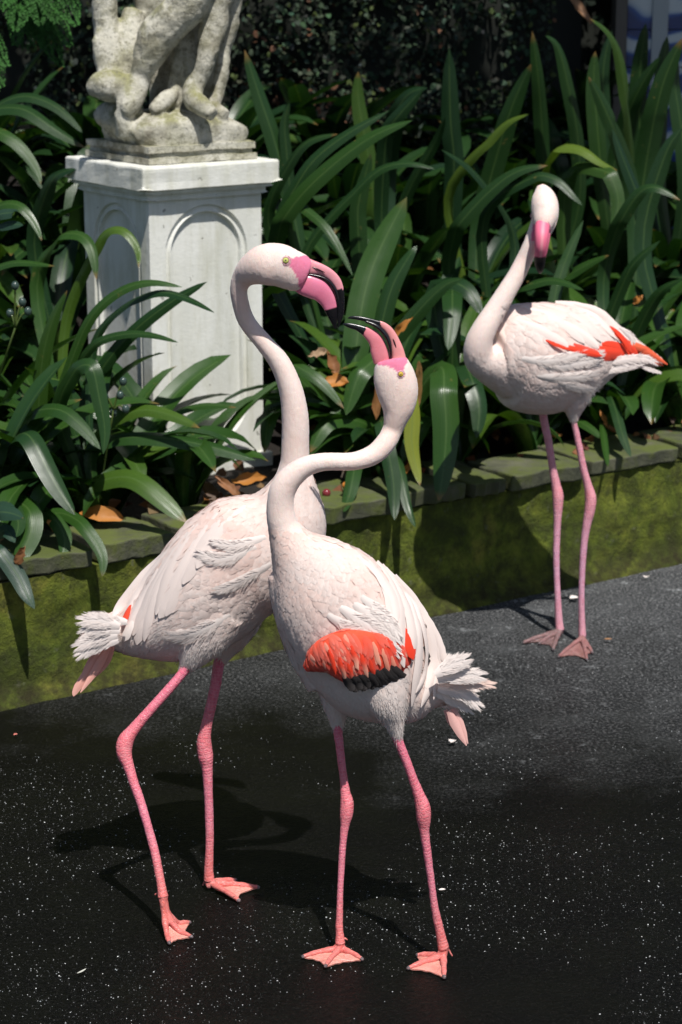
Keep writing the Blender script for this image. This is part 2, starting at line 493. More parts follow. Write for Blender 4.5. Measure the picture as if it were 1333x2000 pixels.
c = m.mix(m.math('MULTIPLY', m.ramp(mu, [(0.5, 0.0), (0.9, 1.0)]), m.ramp(m.noise(co, 5, 5, 0.7), [(0.38, 0.0), (0.55, 0.85)])), c, (0.10, 0.125, 0.020))
c = m.mix(rnd, c, m.mix(1.0, c, (0.7, 0.75, 0.65), 'MULTIPLY'))
m.set(Base__Color=c, Roughness=0.85, Normal=m.bump(m.math('ADD', n1, m.math('MULTIPLY', n2, 0.6)), 0.8, 0.008))
MT['cap'] = m.m
# soil, its colour darkened for the shade of the leaves above
m = M('soil'); co = m.coord(); n1 = m.noise(co, 14, 6, 0.7); n2 = m.noise(co, 70, 5, 0.7)
m.set(Base__Color=m.ramp(n1, [(0.3, (0.004, 0.003, 0.002)), (0.7, (0.022, 0.014, 0.009))]), Roughness=0.95, Normal=m.bump(m.math('ADD', n1, n2), 1.0, 0.02))
MT['soil'] = m.m
# wet black asphalt, dry and grey further off
m = M('wet_asphalt'); co = m.coord(); xyz = m.n('SeparateXYZ', Vector=co)
big = m.noise(co, 1.9, 7, 0.68)
edge = m.math('ADD', m.math('SUBTRACT', xyz.outputs[1], m.math('MULTIPLY', xyz.outputs[0], -0.35)), m.math('MULTIPLY', m.math('SUBTRACT', big, 0.5), 1.5))
dry = m.ramp(m.math('MULTIPLY', m.math('SUBTRACT', edge, 4.25), 0.62), [(0.0, 0.0), (1.0, 1.0)])
g = m.noise(co, 125, 5, 0.8); g2 = m.noise(co, 60, 5, 0.7); g3 = m.noise(co, 6, 5, 0.6)
cd_ = m.ramp(g, [(0.38, (0.014, 0.015, 0.016)), (0.52, (0.060, 0.063, 0.067)), (0.63, (0.34, 0.34, 0.34))])
cd_ = m.mix(m.ramp(g3, [(0.5, 0.0), (0.75, 0.6)]), cd_, (0.15, 0.155, 0.16))
cw = m.ramp(g, [(0.36, (0.0008, 0.0008, 0.0008)), (0.56, (0.003, 0.003, 0.0026)), (0.72, (0.024, 0.023, 0.020))])
cw = m.mix(m.math('MULTIPLY', m.ramp(g3, [(0.45, 0.0), (0.7, 1.0)]), 0.5), cw, (0.005, 0.0055, 0.003))
c = m.mix(dry, cw, cd_)
droppings = m.math('MULTIPLY', m.ramp(m.noise(co, 19, 5, 0.75), [(0.58, 0.0), (0.67, 1.0)]), m.ramp(g2, [(0.42, 0.0), (0.58, 1.0)]))
c = m.mix(m.math('MULTIPLY', m.math('MULTIPLY', droppings, dry), 0.75), c, (0.50, 0.52, 0.53))
film = m.ramp(m.noise(m.map(co, (0.8, 1.3, 1)), 2.3, 3), [(0.46, 0.0), (0.58, 1.0)])
wetf = m.math('MULTIPLY', m.math('SUBTRACT', 1.0, dry), m.math('ADD', 0.35, m.math('MULTIPLY', film, 0.65)))
m.set(Base__Color=c, Roughness=m.math('ADD', 0.42, m.math('MULTIPLY', dry, 0.4)))
m.b.inputs['Specular IOR Level'].default_value = 0.10
hb = m.math('ADD', m.math('MULTIPLY', g, 0.6), m.math('MULTIPLY', g2, 0.9))
m.l(m.bump(hb, 1.0, 0.008), m.b.inputs['Normal'])
m.l(m.math('MULTIPLY', wetf, 0.20), m.b.inputs['Coat Weight'])
m.b.inputs['Coat Roughness'].default_value = 0.12
m.b.inputs['Coat IOR'].default_value = 1.33
ripple = m.noise(m.map(co, (1.0, 1.6, 1)), 42, 3, 0.55, 0.8)
m.l(m.bump(m.math('ADD', m.math('MULTIPLY', ripple, 1.0), m.math('MULTIPLY', g2, 0.35)), 0.6, 0.007), m.b.inputs['Coat Normal'])
MT['ground'] = m.m
m = M('tree_bark'); co = m.coord(); n1 = m.noise(m.map(co, (1, 1, 0.3)), 22, 6, 0.7)
m.set(Base__Color=m.ramp(n1, [(0.35, (0.03, 0.022, 0.016)), (0.7, (0.13, 0.095, 0.07))]), Roughness=0.9, Normal=m.bump(n1, 1.0, 0.02))
MT['bark'] = m.m
# glazed tiles, blue swirls on white
m = M('blue_glazed_tile'); co = m.coord()
w = m.n('TexWave', Vector=co, Scale=2.3, Distortion=9.0, Detail=1.5, _wave_type='RINGS').outputs['Fac']
m.set(Base__Color=m.ramp(w, [(0.30, (0.010, 0.035, 0.16)), (0.62, (0.02, 0.08, 0.30)), (0.74, (0.28, 0.36, 0.50)), (0.9, (0.50, 0.55, 0.60))]), Roughness=0.25)
MT['tile'] = m.m
m = M('pale_tile_border'); m.set(Base__Color=(0.34, 0.37, 0.40), Roughness=0.4); MT['tile_white'] = m.m
m = M('brown_frame'); m.set(Base__Color=(0.10, 0.085, 0.075), Roughness=0.6); MT['frame'] = m.m
m = M('hedge_shade_core'); m.set(Base__Color=(0.006, 0.008, 0.005), Roughness=1.0); MT['core'] = m.m  # near-black colour stands for the shade between the leaves
# ================================================================== THE SETTING
W0 = G(0, 1379); W1 = G(1333, 1092)
WU = nrm(W1 - W0); WN = np.array([-WU[1], WU[0], 0.0])
def W(s, v, z):
    s, v, z = np.broadcast_arrays(np.asarray(s, float), np.asarray(v, float), np.asarray(z, float))
    return W0 + WU * s[..., None] + WN * v[..., None] + np.array([0, 0, 1.0]) * z[..., None]
def WS(p):
    d = np.asarray(p) - W0
    return (d * WU).sum(-1), (d * WN).sum(-1)
def soil_z(v):
    return 0.335 + 0.25 * np.clip(np.asarray(v) - 0.5, 0, .4) + 0.47 * np.clip(np.asarray(v) - 0.9, 0, 1.2)

def grid(nx, ny):
    i = np.arange(nx - 1)[:, None] * ny; j = np.arange(ny - 1)[None]
    return np.stack([i + j, i + ny + j, i + ny + j + 1, i + j + 1], -1).reshape(-1, 4)

# ground: one sheet, finer near the birds
V = np.array([[-60, -20, 0], [60, -20, 0], [60, 100, 0], [-60, 100, 0]], float)
tag(obj('ground', V, np.array([[0, 1, 2, 3]]), MT['ground']), kind='structure')

# soil of the raised bed
s_, v_ = np.meshgrid(np.linspace(-2.2, 5.5, 120), np.linspace(0.09, 5.0, 70), indexing='ij')
Vb = W(s_, v_, soil_z(v_)).reshape(-1, 3)
Vb[:, 2] += 0.018 * vnoise(Vb, 9, 3)
tag(obj('soil', Vb, grid(120, 70), MT['soil']), kind='structure')

# mossy retaining wall and its cap stones
wall = thing('retaining_wall', 'low moss-covered concrete wall holding the planted bed', 'wall', W(1.1, 0.1, 0))
s_, z_ = np.meshgrid(np.linspace(-2.2, 5.5, 560), np.linspace(-0.03, 0.312, 30), indexing='ij')
Vw = W(s_, 0 * s_, z_).reshape(-1, 3)
nn = vnoise(Vw, 3.0, 5) * 0.022 + vnoise(Vw, 14, 8) * 0.009 + vnoise(Vw, 55, 9) * 0.003
foot = 0.035 * np.clip(1 - z_.reshape(-1) / 0.06, 0, 1) ** 2
Vw = Vw - WN * (nn + foot)[:, None]
# the wall's top returns under the caps
Vt = W(np.linspace(-2.2, 5.5, 560)[:, None], np.array([0.0, 0.24])[None], 0.312).reshape(-1, 3)
V, F, _, _ = join([(Vw, grid(560, 30)), (Vt, grid(560, 2))])
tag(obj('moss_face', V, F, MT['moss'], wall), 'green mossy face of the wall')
s = -2.1
stones = [0.0]
brk = [-2.15, -1.7, -1.25, -0.82, -0.43, -0.02, 0.27, 0.50, 0.93, 1.17, 1.42, 1.56, 1.86, 2.22, 2.47, 2.68, 3.0, 3.4, 3.8, 4.2, 4.6, 5.0, 5.4]
for a, b in zip(brk[:-1], brk[1:]):
    a += 0.006; b -= 0.006
    th = RS.uniform(0.038, 0.055); ov = RS.uniform(0.004, 0.034); dp = RS.uniform(0.17, 0.26)
    nx, ny = 10, 6
    ss, vv = np.meshgrid(np.linspace(a, b, nx), np.linspace(-ov, dp, ny), indexing='ij')
    edge = (RS.rand(nx) - 0.5) * 0.022
    skew = RS.uniform(-0.02, 0.02)
    vv[:, 0] += edge; vv[:, 1] += edge * 0.5
    ss[0, :] += RS.rand(ny) * 0.012; ss[-1, :] -= RS.rand(ny) * 0.012
    ss = ss + skew * (vv - dp)
    tilt = RS.uniform(-0.012, 0.012)
    zt = 0.314 + th + tilt * (vv / 0.2) + (RS.rand(nx, ny) - 0.5) * 0.005
    zb = 0.3145 + (RS.rand(nx, ny)) * 0.002
    T = W(ss, vv, zt); Bm = W(ss, vv + 0.006, zb)
    V = np.concatenate([T.reshape(-1, 3), Bm.reshape(-1, 3)])
    F = [list(f) for f in grid(nx, ny)] + [list(f[::-1] + nx * ny) for f in grid(nx, ny)]
    rim = [(i, 0) for i in range(nx)] + [(nx - 1, j) for j in range(1, ny)] + [(i, ny - 1) for i in range(nx - 2, -1, -1)] + [(0, j) for j in range(ny - 2, 0, -1)]
    r = [i * ny + j for i, j in rim]
    for k in range(len(r)):
        q, w2 = r[k], r[(k + 1) % len(r)]
        F.append([w2, q, q + nx * ny, w2 + nx * ny])
    bevel(obj('stone', V, F, MT['cap'], wall, smooth=False), 0.005, 2)

# ---------------------------------------------------------------- pedestal
PC = P(280, 370, 5.5)                        # near lower corner of its top slab
al = R(35.6)
PX = np.array([math.cos(al), math.sin(al), 0]); PY = np.array([-math.sin(al), math.cos(al), 0])
SLAB = 0.44
PCEN = PC + PX * SLAB / 2 + PY * SLAB / 2; PCEN[2] = 0
def PB(a, b, z):                              # pedestal frame: a, b from its middle axis
    a, b, z = np.broadcast_arrays(np.asarray(a, float), np.asarray(b, float), np.asarray(z, float))
    return PCEN + PX * a[..., None] + PY * b[..., None] + np.array([0, 0, 1.0]) * z[..., None]
ped = thing('pedestal', 'square white pedestal with arched recessed panels under the broken statue', 'pedestal', PCEN + [0, 0, 0.33])
def pbox(name, h, z0, z1, lab=None, rough=0.0, bev=0.006, sub=14, h1=None):
    h1 = h if h1 is None else h1
    V, F, n = [], [], 0
    g = np.linspace(-1, 1, sub)
    for (fx, fy) in ((0, -1), (1, 0), (0, 1), (-1, 0)):
        t_, z_ = np.meshgrid(g, np.linspace(0, 1, 5), indexing='ij')
        hh = h + (h1 - h) * z_
        if fx == 0: a, b = t_ * hh * (-fy), fy * hh
        else: a, b = fx * hh, t_ * hh * fx
        V.append(PB(a, b, z0 + (z1 - z0) * z_).reshape(-1, 3)); F.append(grid(sub, 5) + n); n += sub * 5
    for z, hh in ((z1, h1), (z0, h)):
        a, b = np.meshgrid(g * hh, g * hh, indexing='ij')
        V.append(PB(a, b, z).reshape(-1, 3)); F.append(grid(sub, sub) + n); n += sub * sub
    V = np.concatenate(V); F = np.concatenate(F)
    # chipped arrises
    q = V - PCEN
    out = nrm(np.stack([q[:, 0], q[:, 1], np.zeros(len(q))], -1))
    if rough:
        nz = vnoise(V, 26, 4)
        V = V - out * (np.maximum(0, nz) * rough)[:, None]
        V[:, 2] += vnoise(V, 30, 6) * rough * 0.5
    o = obj(name, V, F, MT['paint'], ped, smooth=False)
    w = o.modifiers.new('weld', 'WELD'); w.merge_threshold = 0.0006
    bevel(o, bev, 2)
    if lab: o['label'] = lab
    return o
zt = PC[2]
pbox('slab', SLAB / 2, zt, zt + 0.056, rough=0.005)
pbox('moulding', SLAB / 2 - 0.016, zt - 0.016, zt - 0.0005, bev=0.003)
pbox('moulding', SLAB / 2 - 0.028, zt - 0.034, zt - 0.0165, bev=0.004)
pbox('plinth', SLAB / 2 - 0.018, 0.30, 0.385, bev=0.005, rough=0.003)
SH = SLAB / 2 - 0.038
def panel(fx, fy, zb, ztop):
    Wd, H = 2 * SH, ztop - zb
    r = Wd * 0.365
    zc1, zc0 = zb + H - Wd * 0.07 - r, zb + H * 0.085 + r
    ca = math.atan2(ztop - zc1, Wd / 2); cb = math.atan2(zc0 - zb, Wd / 2)
    top = sorted(set(list(np.linspace(0, math.pi, 33)) + [ca, math.pi - ca]))
    bot = sorted(set(list(np.linspace(math.pi, 2 * math.pi, 33)) + [math.pi + cb, 2 * math.pi - cb]))
    def rect(th, zc, zl):
        c, s_ = math.cos(th), math.sin(th)
        k = min((Wd / 2) / max(abs(c), 1e-6), abs(zl - zc) / max(abs(s_), 1e-6))
        return (c * k, zc + s_ * k)
    def stad(rr):
        return [(rr * math.cos(t), zc1 + rr * math.sin(t)) for t in top] + [(rr * math.cos(t), zc0 + rr * math.sin(t)) for t in bot]
    rc = [rect(t, zc1, ztop) for t in top] + [rect(t, zc0, zb) for t in bot]
    loops = [(rc, 0), (stad(r), 0), (stad(r - 0.003), 0.009), (stad(r - 0.013), 0.009), (stad(r - 0.016), 0.003), (stad(r - 0.019), 0.003), (stad(r - 0.023), 0.014), (stad(r - 0.034), 0.016)]
    n = len(rc); V = []
    for L, d in loops:
        for (x, z) in L:
            dd = SH - d
            if fx == 0: V.append(PB(x * (-fy), fy * dd, z))
            else: V.append(PB(fx * dd, x * fx, z))
    F = []
    for k in range(len(loops) - 1):
        for i in range(n):
            j = (i + 1) % n
            F.append([k * n + i, k * n + j, (k + 1) * n + j, (k + 1) * n + i])
    F.append([(len(loops) - 1) * n + i for i in range(n)])
    return np.array(V), F
Vs, Fs, n = [], [], 0
for f in ((0, -1), (1, 0), (0, 1), (-1, 0)):
    V, F = panel(f[0], f[1], 0.36, zt - 0.033)
    Vs.append(V); Fs += [[i + n for i in q] for q in F]; n += len(V)
o = obj('shaft', np.concatenate(Vs), Fs, MT['paint'], ped, smooth=False)
w = o.modifiers.new('weld', 'WELD'); w.merge_threshold = 0.0004
bevel(o, 0.003, 2)

# ---------------------------------------------------------------- statue
SY = PCEN[1] - 0.02
stat = thing('statue', 'weathered stone putto cut off above the knees on the white pedestal', 'statue', PCEN + [0, 0, zt + 0.056])
def sl_(pts, sub=5, seg=18, depth=1.0):
    a = np.array([[*P(p[0], p[1], SY + p[3]), p[2] * S(p[0], p[1], SY + p[3])] for p in pts])
    c = cr(a, sub)
    return loft(c[:, :3], c[:, 3], c[:, 3] * depth, seg)
sp_ = [sl_([(392, -90, 54, -.10), (378, -40, 48, -.10), (362, 12, 41, -.10), (334, 42, 39, -.10), (307, 75, 38, -.10), (293, 105, 33, -.10), (281, 133, 25, -.10), (274, 152, 21, -.10), (264, 178, 24, -.11), (252, 205, 23, -.13), (240, 222, 14, -.15)]),
       sl_([(200, -90, 26, -.02), (205, -20, 24, -.02), (208, 50, 25, -.02), (218, 105, 32, -.03), (226, 150, 34, -.04)], depth=1.1),
       sl_([(262, 20, 20, .02), (256, 70, 30, .0), (252, 110, 34, -.02), (250, 150, 34, -.02), (248, 190, 30, -.02)], depth=1.0),
       sl_([(196, 60, 9, -.05), (194, 85, 14, -.06), (200, 120, 15, -.06), (206, 150, 14, -.06)]),
       sl_([(172, 178, 10, -.10), (192, 170, 28, -.10), (220, 168, 32, -.10), (246, 170, 26, -.10)], depth=1.0),
       sl_([(186, 232, 12, -.02), (208, 225, 26, -.02), (232, 228, 32, -.04), (258, 232, 34, -.06), (280, 240, 22, -.06)], depth=1.2),
       sl_([(238, 215, 16, -.13), (244, 240, 18, -.13), (250, 262, 22, -.12)]),
       sl_([(452, -90, 34, -.04), (432, -20, 30, -.05), (416, 60, 26, -.06), (405, 112, 20, -.08), (394, 145, 18, -.08), (381, 170, 22, -.08), (376, 190, 20, -.10), (394, 208, 20, -.13), (418, 226, 14, -.15)]),
       sl_([(470, -90, 24, .02), (456, -10, 22, .02), (449, 50, 19, .02), (440, 92, 15, .02), (434, 140, 15, .01), (424, 180, 14, .0), (416, 208, 16, -.03), (440, 224, 12, -.06)]),
       sl_([(350, -90, 96, .07), (352, 0, 92, .07), (354, 80, 76, .07), (356, 150, 66, .06), (352, 215, 60, .05)], depth=0.42),
       sl_([(352, 60, 14, -.02), (347, 120, 15, -.03), (342, 170, 15, -.04), (335, 210, 20, -.05)]),
       sl_([(372, 60, 12, -.01), (369, 130, 12, -.02), (368, 200, 14, -.03)]),
       sl_([(345, 178, 8, -.06), (330, 190, 16, -.08), (310, 206, 15, -.11), (296, 214, 9, -.13)]),
       ]
_aa = np.array([-.165, -.13, -.06, .02, .09, .135, .165, .178]); _hh = np.array([.05, .080, .092, .088, .080, .066, .050, .02]); _ww = np.array([.10, .13, .145, .15, .15, .14, .12, .06])
_c = cr(np.stack([_aa, _hh, _ww], -1), 5)
sp_.append(loft(PB(_c[:, 0], -.015 - .0 * _c[:, 0], zt + .085 + _c[:, 1] / 2), _c[:, 1] / 2 + .012, _c[:, 2], 28, bdir=tuple(PY), power=.5))
V, F = remesh(sp_, 0.006, 3)
dn = vnoise(V, 18, 2) * 0.006 + vnoise(V, 60, 3) * 0.0028 + np.maximum(0, vnoise(V, 9, 7)) * 0.004
c0 = V.mean(0); dirs = nrm(V - c0)
dn = dn + np.maximum(0, vnoise(V, 34, 11) - .1) * -.010
V = V + dirs * dn[:, None]
V[:, 2] = np.maximum(V[:, 2], zt + 0.060)
obj('figure', V, F, MT['statue'], stat)
SLB = 1
def sbox(h, z0, z1, rough):
    g = np.linspace(-1, 1, 22); Vs, Fs, n = [], [], 0
    for (fx, fy) in ((0, -1), (1, 0), (0, 1), (-1, 0)):
        t_, z_ = np.meshgrid(g, np.linspace(0, 1, 6), indexing='ij')
        a, b = (t_ * h * (-fy), np.full_like(t_, fy * h)) if fx == 0 else (np.full_like(t_, fx * h), t_ * h * fx)
        Vs.append(PB(a, b, z0 + (z1 - z0) * z_).reshape(-1, 3)); Fs.append(grid(22, 6) + n); n += 132
    a, b = np.meshgrid(g * h, g * h, indexing='ij')
    Vs.append(PB(a, b, z1).reshape(-1, 3)); Fs.append(grid(22, 22) + n)
    V = np.concatenate(Vs); q = V - PCEN; o_ = nrm(np.stack([q[:, 0], q[:, 1], 0 * q[:, 0]], -1))
    V = V + o_ * (vnoise(V, 30, 4) * rough)[:, None]
    V[:, 2] = np.maximum(V[:, 2] + vnoise(V, 25, 6) * rough, zt + 0.0575)
    return V, np.concatenate(Fs)
V, F, _, _ = join([sbox(SLAB / 2 - 0.045, zt + 0.0575, zt + 0.074, 0.003), sbox(SLAB / 2 - 0.055, zt + 0.074, zt + 0.088, 0.003), sbox(SLAB / 2 - 0.048, zt + 0.088, zt + 0.105, 0.004)])
obj('plinth', V, F, MT['statue'], stat)

# ---------------------------------------------------------------- strap-leaved clumps in the bed
def leaf_mesh(path, w, side, up, parent, mat, keel=0.35):
    V, F, uv = strip(path, w, side, up, keel, 5)
    return obj('leaf', V, F, mat, parent, uv)

def wprof(t, base=0.55, peak=0.62):
    """half width along the blade"""
    a = base + (1 - base) * np.sin(np.clip(t / peak, 0, 1) * math.pi / 2)
    b = np.where(t > peak, np.clip(1 - ((t - peak) / (1 - peak)) ** 2.9, 0, 1) ** 0.62, 1.0)
    return np.maximum(a * b, 0.012)

def auto_leaf(root, base, az, L, el0, droop, w, mat, twist=0.0):
    n = 13
    t = np.linspace(0, 1, n)
    el = el0 - droop * t ** 1.25
    azv = az + twist * t ** 2
    d = np.stack([np.cos(el) * np.cos(azv), np.cos(el) * np.sin(azv), np.sin(el)], -1)
    path = base + np.concatenate([[np.zeros(3)], np.cumsum((d[1:] + d[:-1]) / 2 * (L / (n - 1)), axis=0)])
    # keep clear of the pedestal, the soil and the birds' side of the wall
    q = path - PCEN; a = (q * PX).sum(1); b = (q * PY).sum(1)
    if np.any((np.abs(a) < SLAB / 2 + 0.03) & (np.abs(b) < SLAB / 2 + 0.03)): return None
    s_, v_ = WS(path)
    if v_.min() < -0.13: return None
    if np.any((v_ < 0.22) & (v_ > -0.08) & (path[:, 2] < 0.385)): return None
    if np.any(path[3:, 2] < soil_z(v_[3:]) + 0.01): 
        if v_.min() > 0.2: return None
    side = nrm(np.stack([-np.sin(azv), np.cos(azv), 0 * azv], -1))
    roll = RS.uniform(-0.35, 0.35)
    up = nrm(np.cross(d, side)); up = np.where(up[:, 2:3] < 0, -up, up)
    side2 = side * math.cos(roll) + up * math.sin(roll); up2 = nrm(np.cross(d, side2)); up2 = np.where((up2 * up).sum(1, keepdims=True) < 0, -up2, up2)
    return leaf_mesh(path, w * wprof(t), side2, up2, root, mat)

# (distance along the wall, distance behind it, label)
CL = [
 (0.08, .24, 'strap-leaved clump cut by the left edge, hanging over the wall'),
 (0.40, .24, 'strap-leaved clump on the wall left of the back of the left flamingo'),
 (0.66, .24, 'low strap-leaved clump spreading in front of the pedestal foot'),
 (1.30, .24, 'clump with brown-edged blades drooping over the wall under the neck loop of the front flamingo'),
 (1.58, .24, 'clump with one broad blade hanging down left of the breast of the standing flamingo'),
 (1.86, .24, 'clump in deep shade on the wall right behind the standing flamingo legs'),
 (2.15, .24, 'clump on the wall just right of the legs of the standing flamingo'),
 (2.45, .24, 'clump on the wall at the right edge below the tail of the standing flamingo'),
 (0.20, .62, 'clump in the second row at the left edge beside the dark berries'),
 (0.50, .62, 'big arching clump whose blades cross the white pedestal from the left'),
 (1.42, .62, 'clump with yellowing blades between the necks of the two near flamingos'),
 (1.72, .62, 'clump behind the head of the front flamingo'),
 (2.02, .62, 'clump directly left of the breast of the standing flamingo'),
 (2.32, .62, 'clump hidden behind the body of the standing flamingo'),
 (2.62, .62, 'clump behind the tail of the standing flamingo'),
 (2.92, .62, 'clump in the second row cut by the right edge'),
 (0.35, 1.02, 'clump at the left edge halfway up the pedestal'),
 (0.68, 1.02, 'clump with blades curling against the left side of the pedestal'),
 (1.25, 1.02, 'clump half hidden behind the pedestal shaft'),
 (1.58, 1.02, 'clump right of the pedestal above the head of the left flamingo'),
 (1.90, 1.02, 'clump with one very wide upright blade right of the left flamingo bill'),
 (2.22, 1.02, 'clump left of the neck of the standing flamingo'),
 (2.54, 1.02, 'clump behind the head and bill of the standing flamingo'),
 (2.86, 1.02, 'clump above the back of the standing flamingo'),
 (3.15, 1.02, 'clump at the right edge level with the standing flamingo head'),
 (0.62, 1.45, 'clump at the left edge with long blades lying sideways below the fern'),
 (0.95, 1.45, 'clump left of the pedestal slab'),
 (1.30, 1.45, 'clump directly behind the pedestal slab'),
 (1.65, 1.45, 'clump touching the right side of the pedestal slab'),
 (2.00, 1.45, 'clump with two long pale blades leaning right beside the pedestal slab'),
 (2.35, 1.45, 'clump with a single tall upright blade in front of the hedge'),
 (2.70, 1.45, 'tall clump up and left of the standing flamingo head'),
 (3.05, 1.45, 'clump with a short lime folded blade right of the standing flamingo head'),
 (3.40, 1.45, 'clump near the right edge below the blue tiles'),
 (0.90, 1.95, 'rearmost clump at the left edge under the fern'),
 (1.35, 1.95, 'rearmost clump left of the statue'),
 (1.80, 1.95, 'rearmost clump with an upright blade right of the statue foot'),
 (2.25, 1.95, 'shaded rearmost clump at the hedge foot in the middle'),
 (2.70, 1.95, 'rearmost clump in front of the right half of the hedge'),
 (3.10, 1.95, 'rearmost tall clump at the right end of the hedge'),
 (3.50, 1.95, 'rearmost tall clump left of the blue tiles'),
 (3.85, 1.95, 'rearmost clump standing in front of the blue tiles'),
]
roots = []
for i, (s_, v_, lab) in enumerate(CL):
    b = W(s_, v_, soil_z(v_)).reshape(3)
    r = thing('strap_leaved_plant', lab, 'plant', b, 'strap-leaved plants in the raised bed')
    roots.append((r, b))
    far = v_ > 1.0
    nl = (22 if lab.startswith('low strap') else 62) if v_ < 0.5 else 32
    az0 = RS.rand() * 6.28
    for k in range(nl):
        az = az0 + k * 2.399 + RS.uniform(-0.3, 0.3)
        front = math.cos(az - math.atan2(-WN[1], -WN[0]))          # towards the camera side
        L = RS.uniform(0.30, 0.62)
        el0 = R(RS.uniform(58, 86)); dr = R(RS.uniform(50, 125))
        if v_ > 1.3: dr = R(RS.uniform(40, 130)); L *= 1.05
        if v_ < 0.35 and front > 0.3:
            L = RS.uniform(0.28, 0.54); dr = R(RS.uniform(95, 155))
        w = RS.uniform(0.023, 0.037) if v_ < .9 else RS.uniform(0.028, 0.045)
        bb = b + np.array([math.cos(az), math.sin(az), 0]) * RS.uniform(0.01, 0.045)
        auto_leaf(r, bb, az, L, el0, dr, w, MT['leaf_shaded'] if far else MT['leaf'], RS.uniform(-0.6, 0.6))

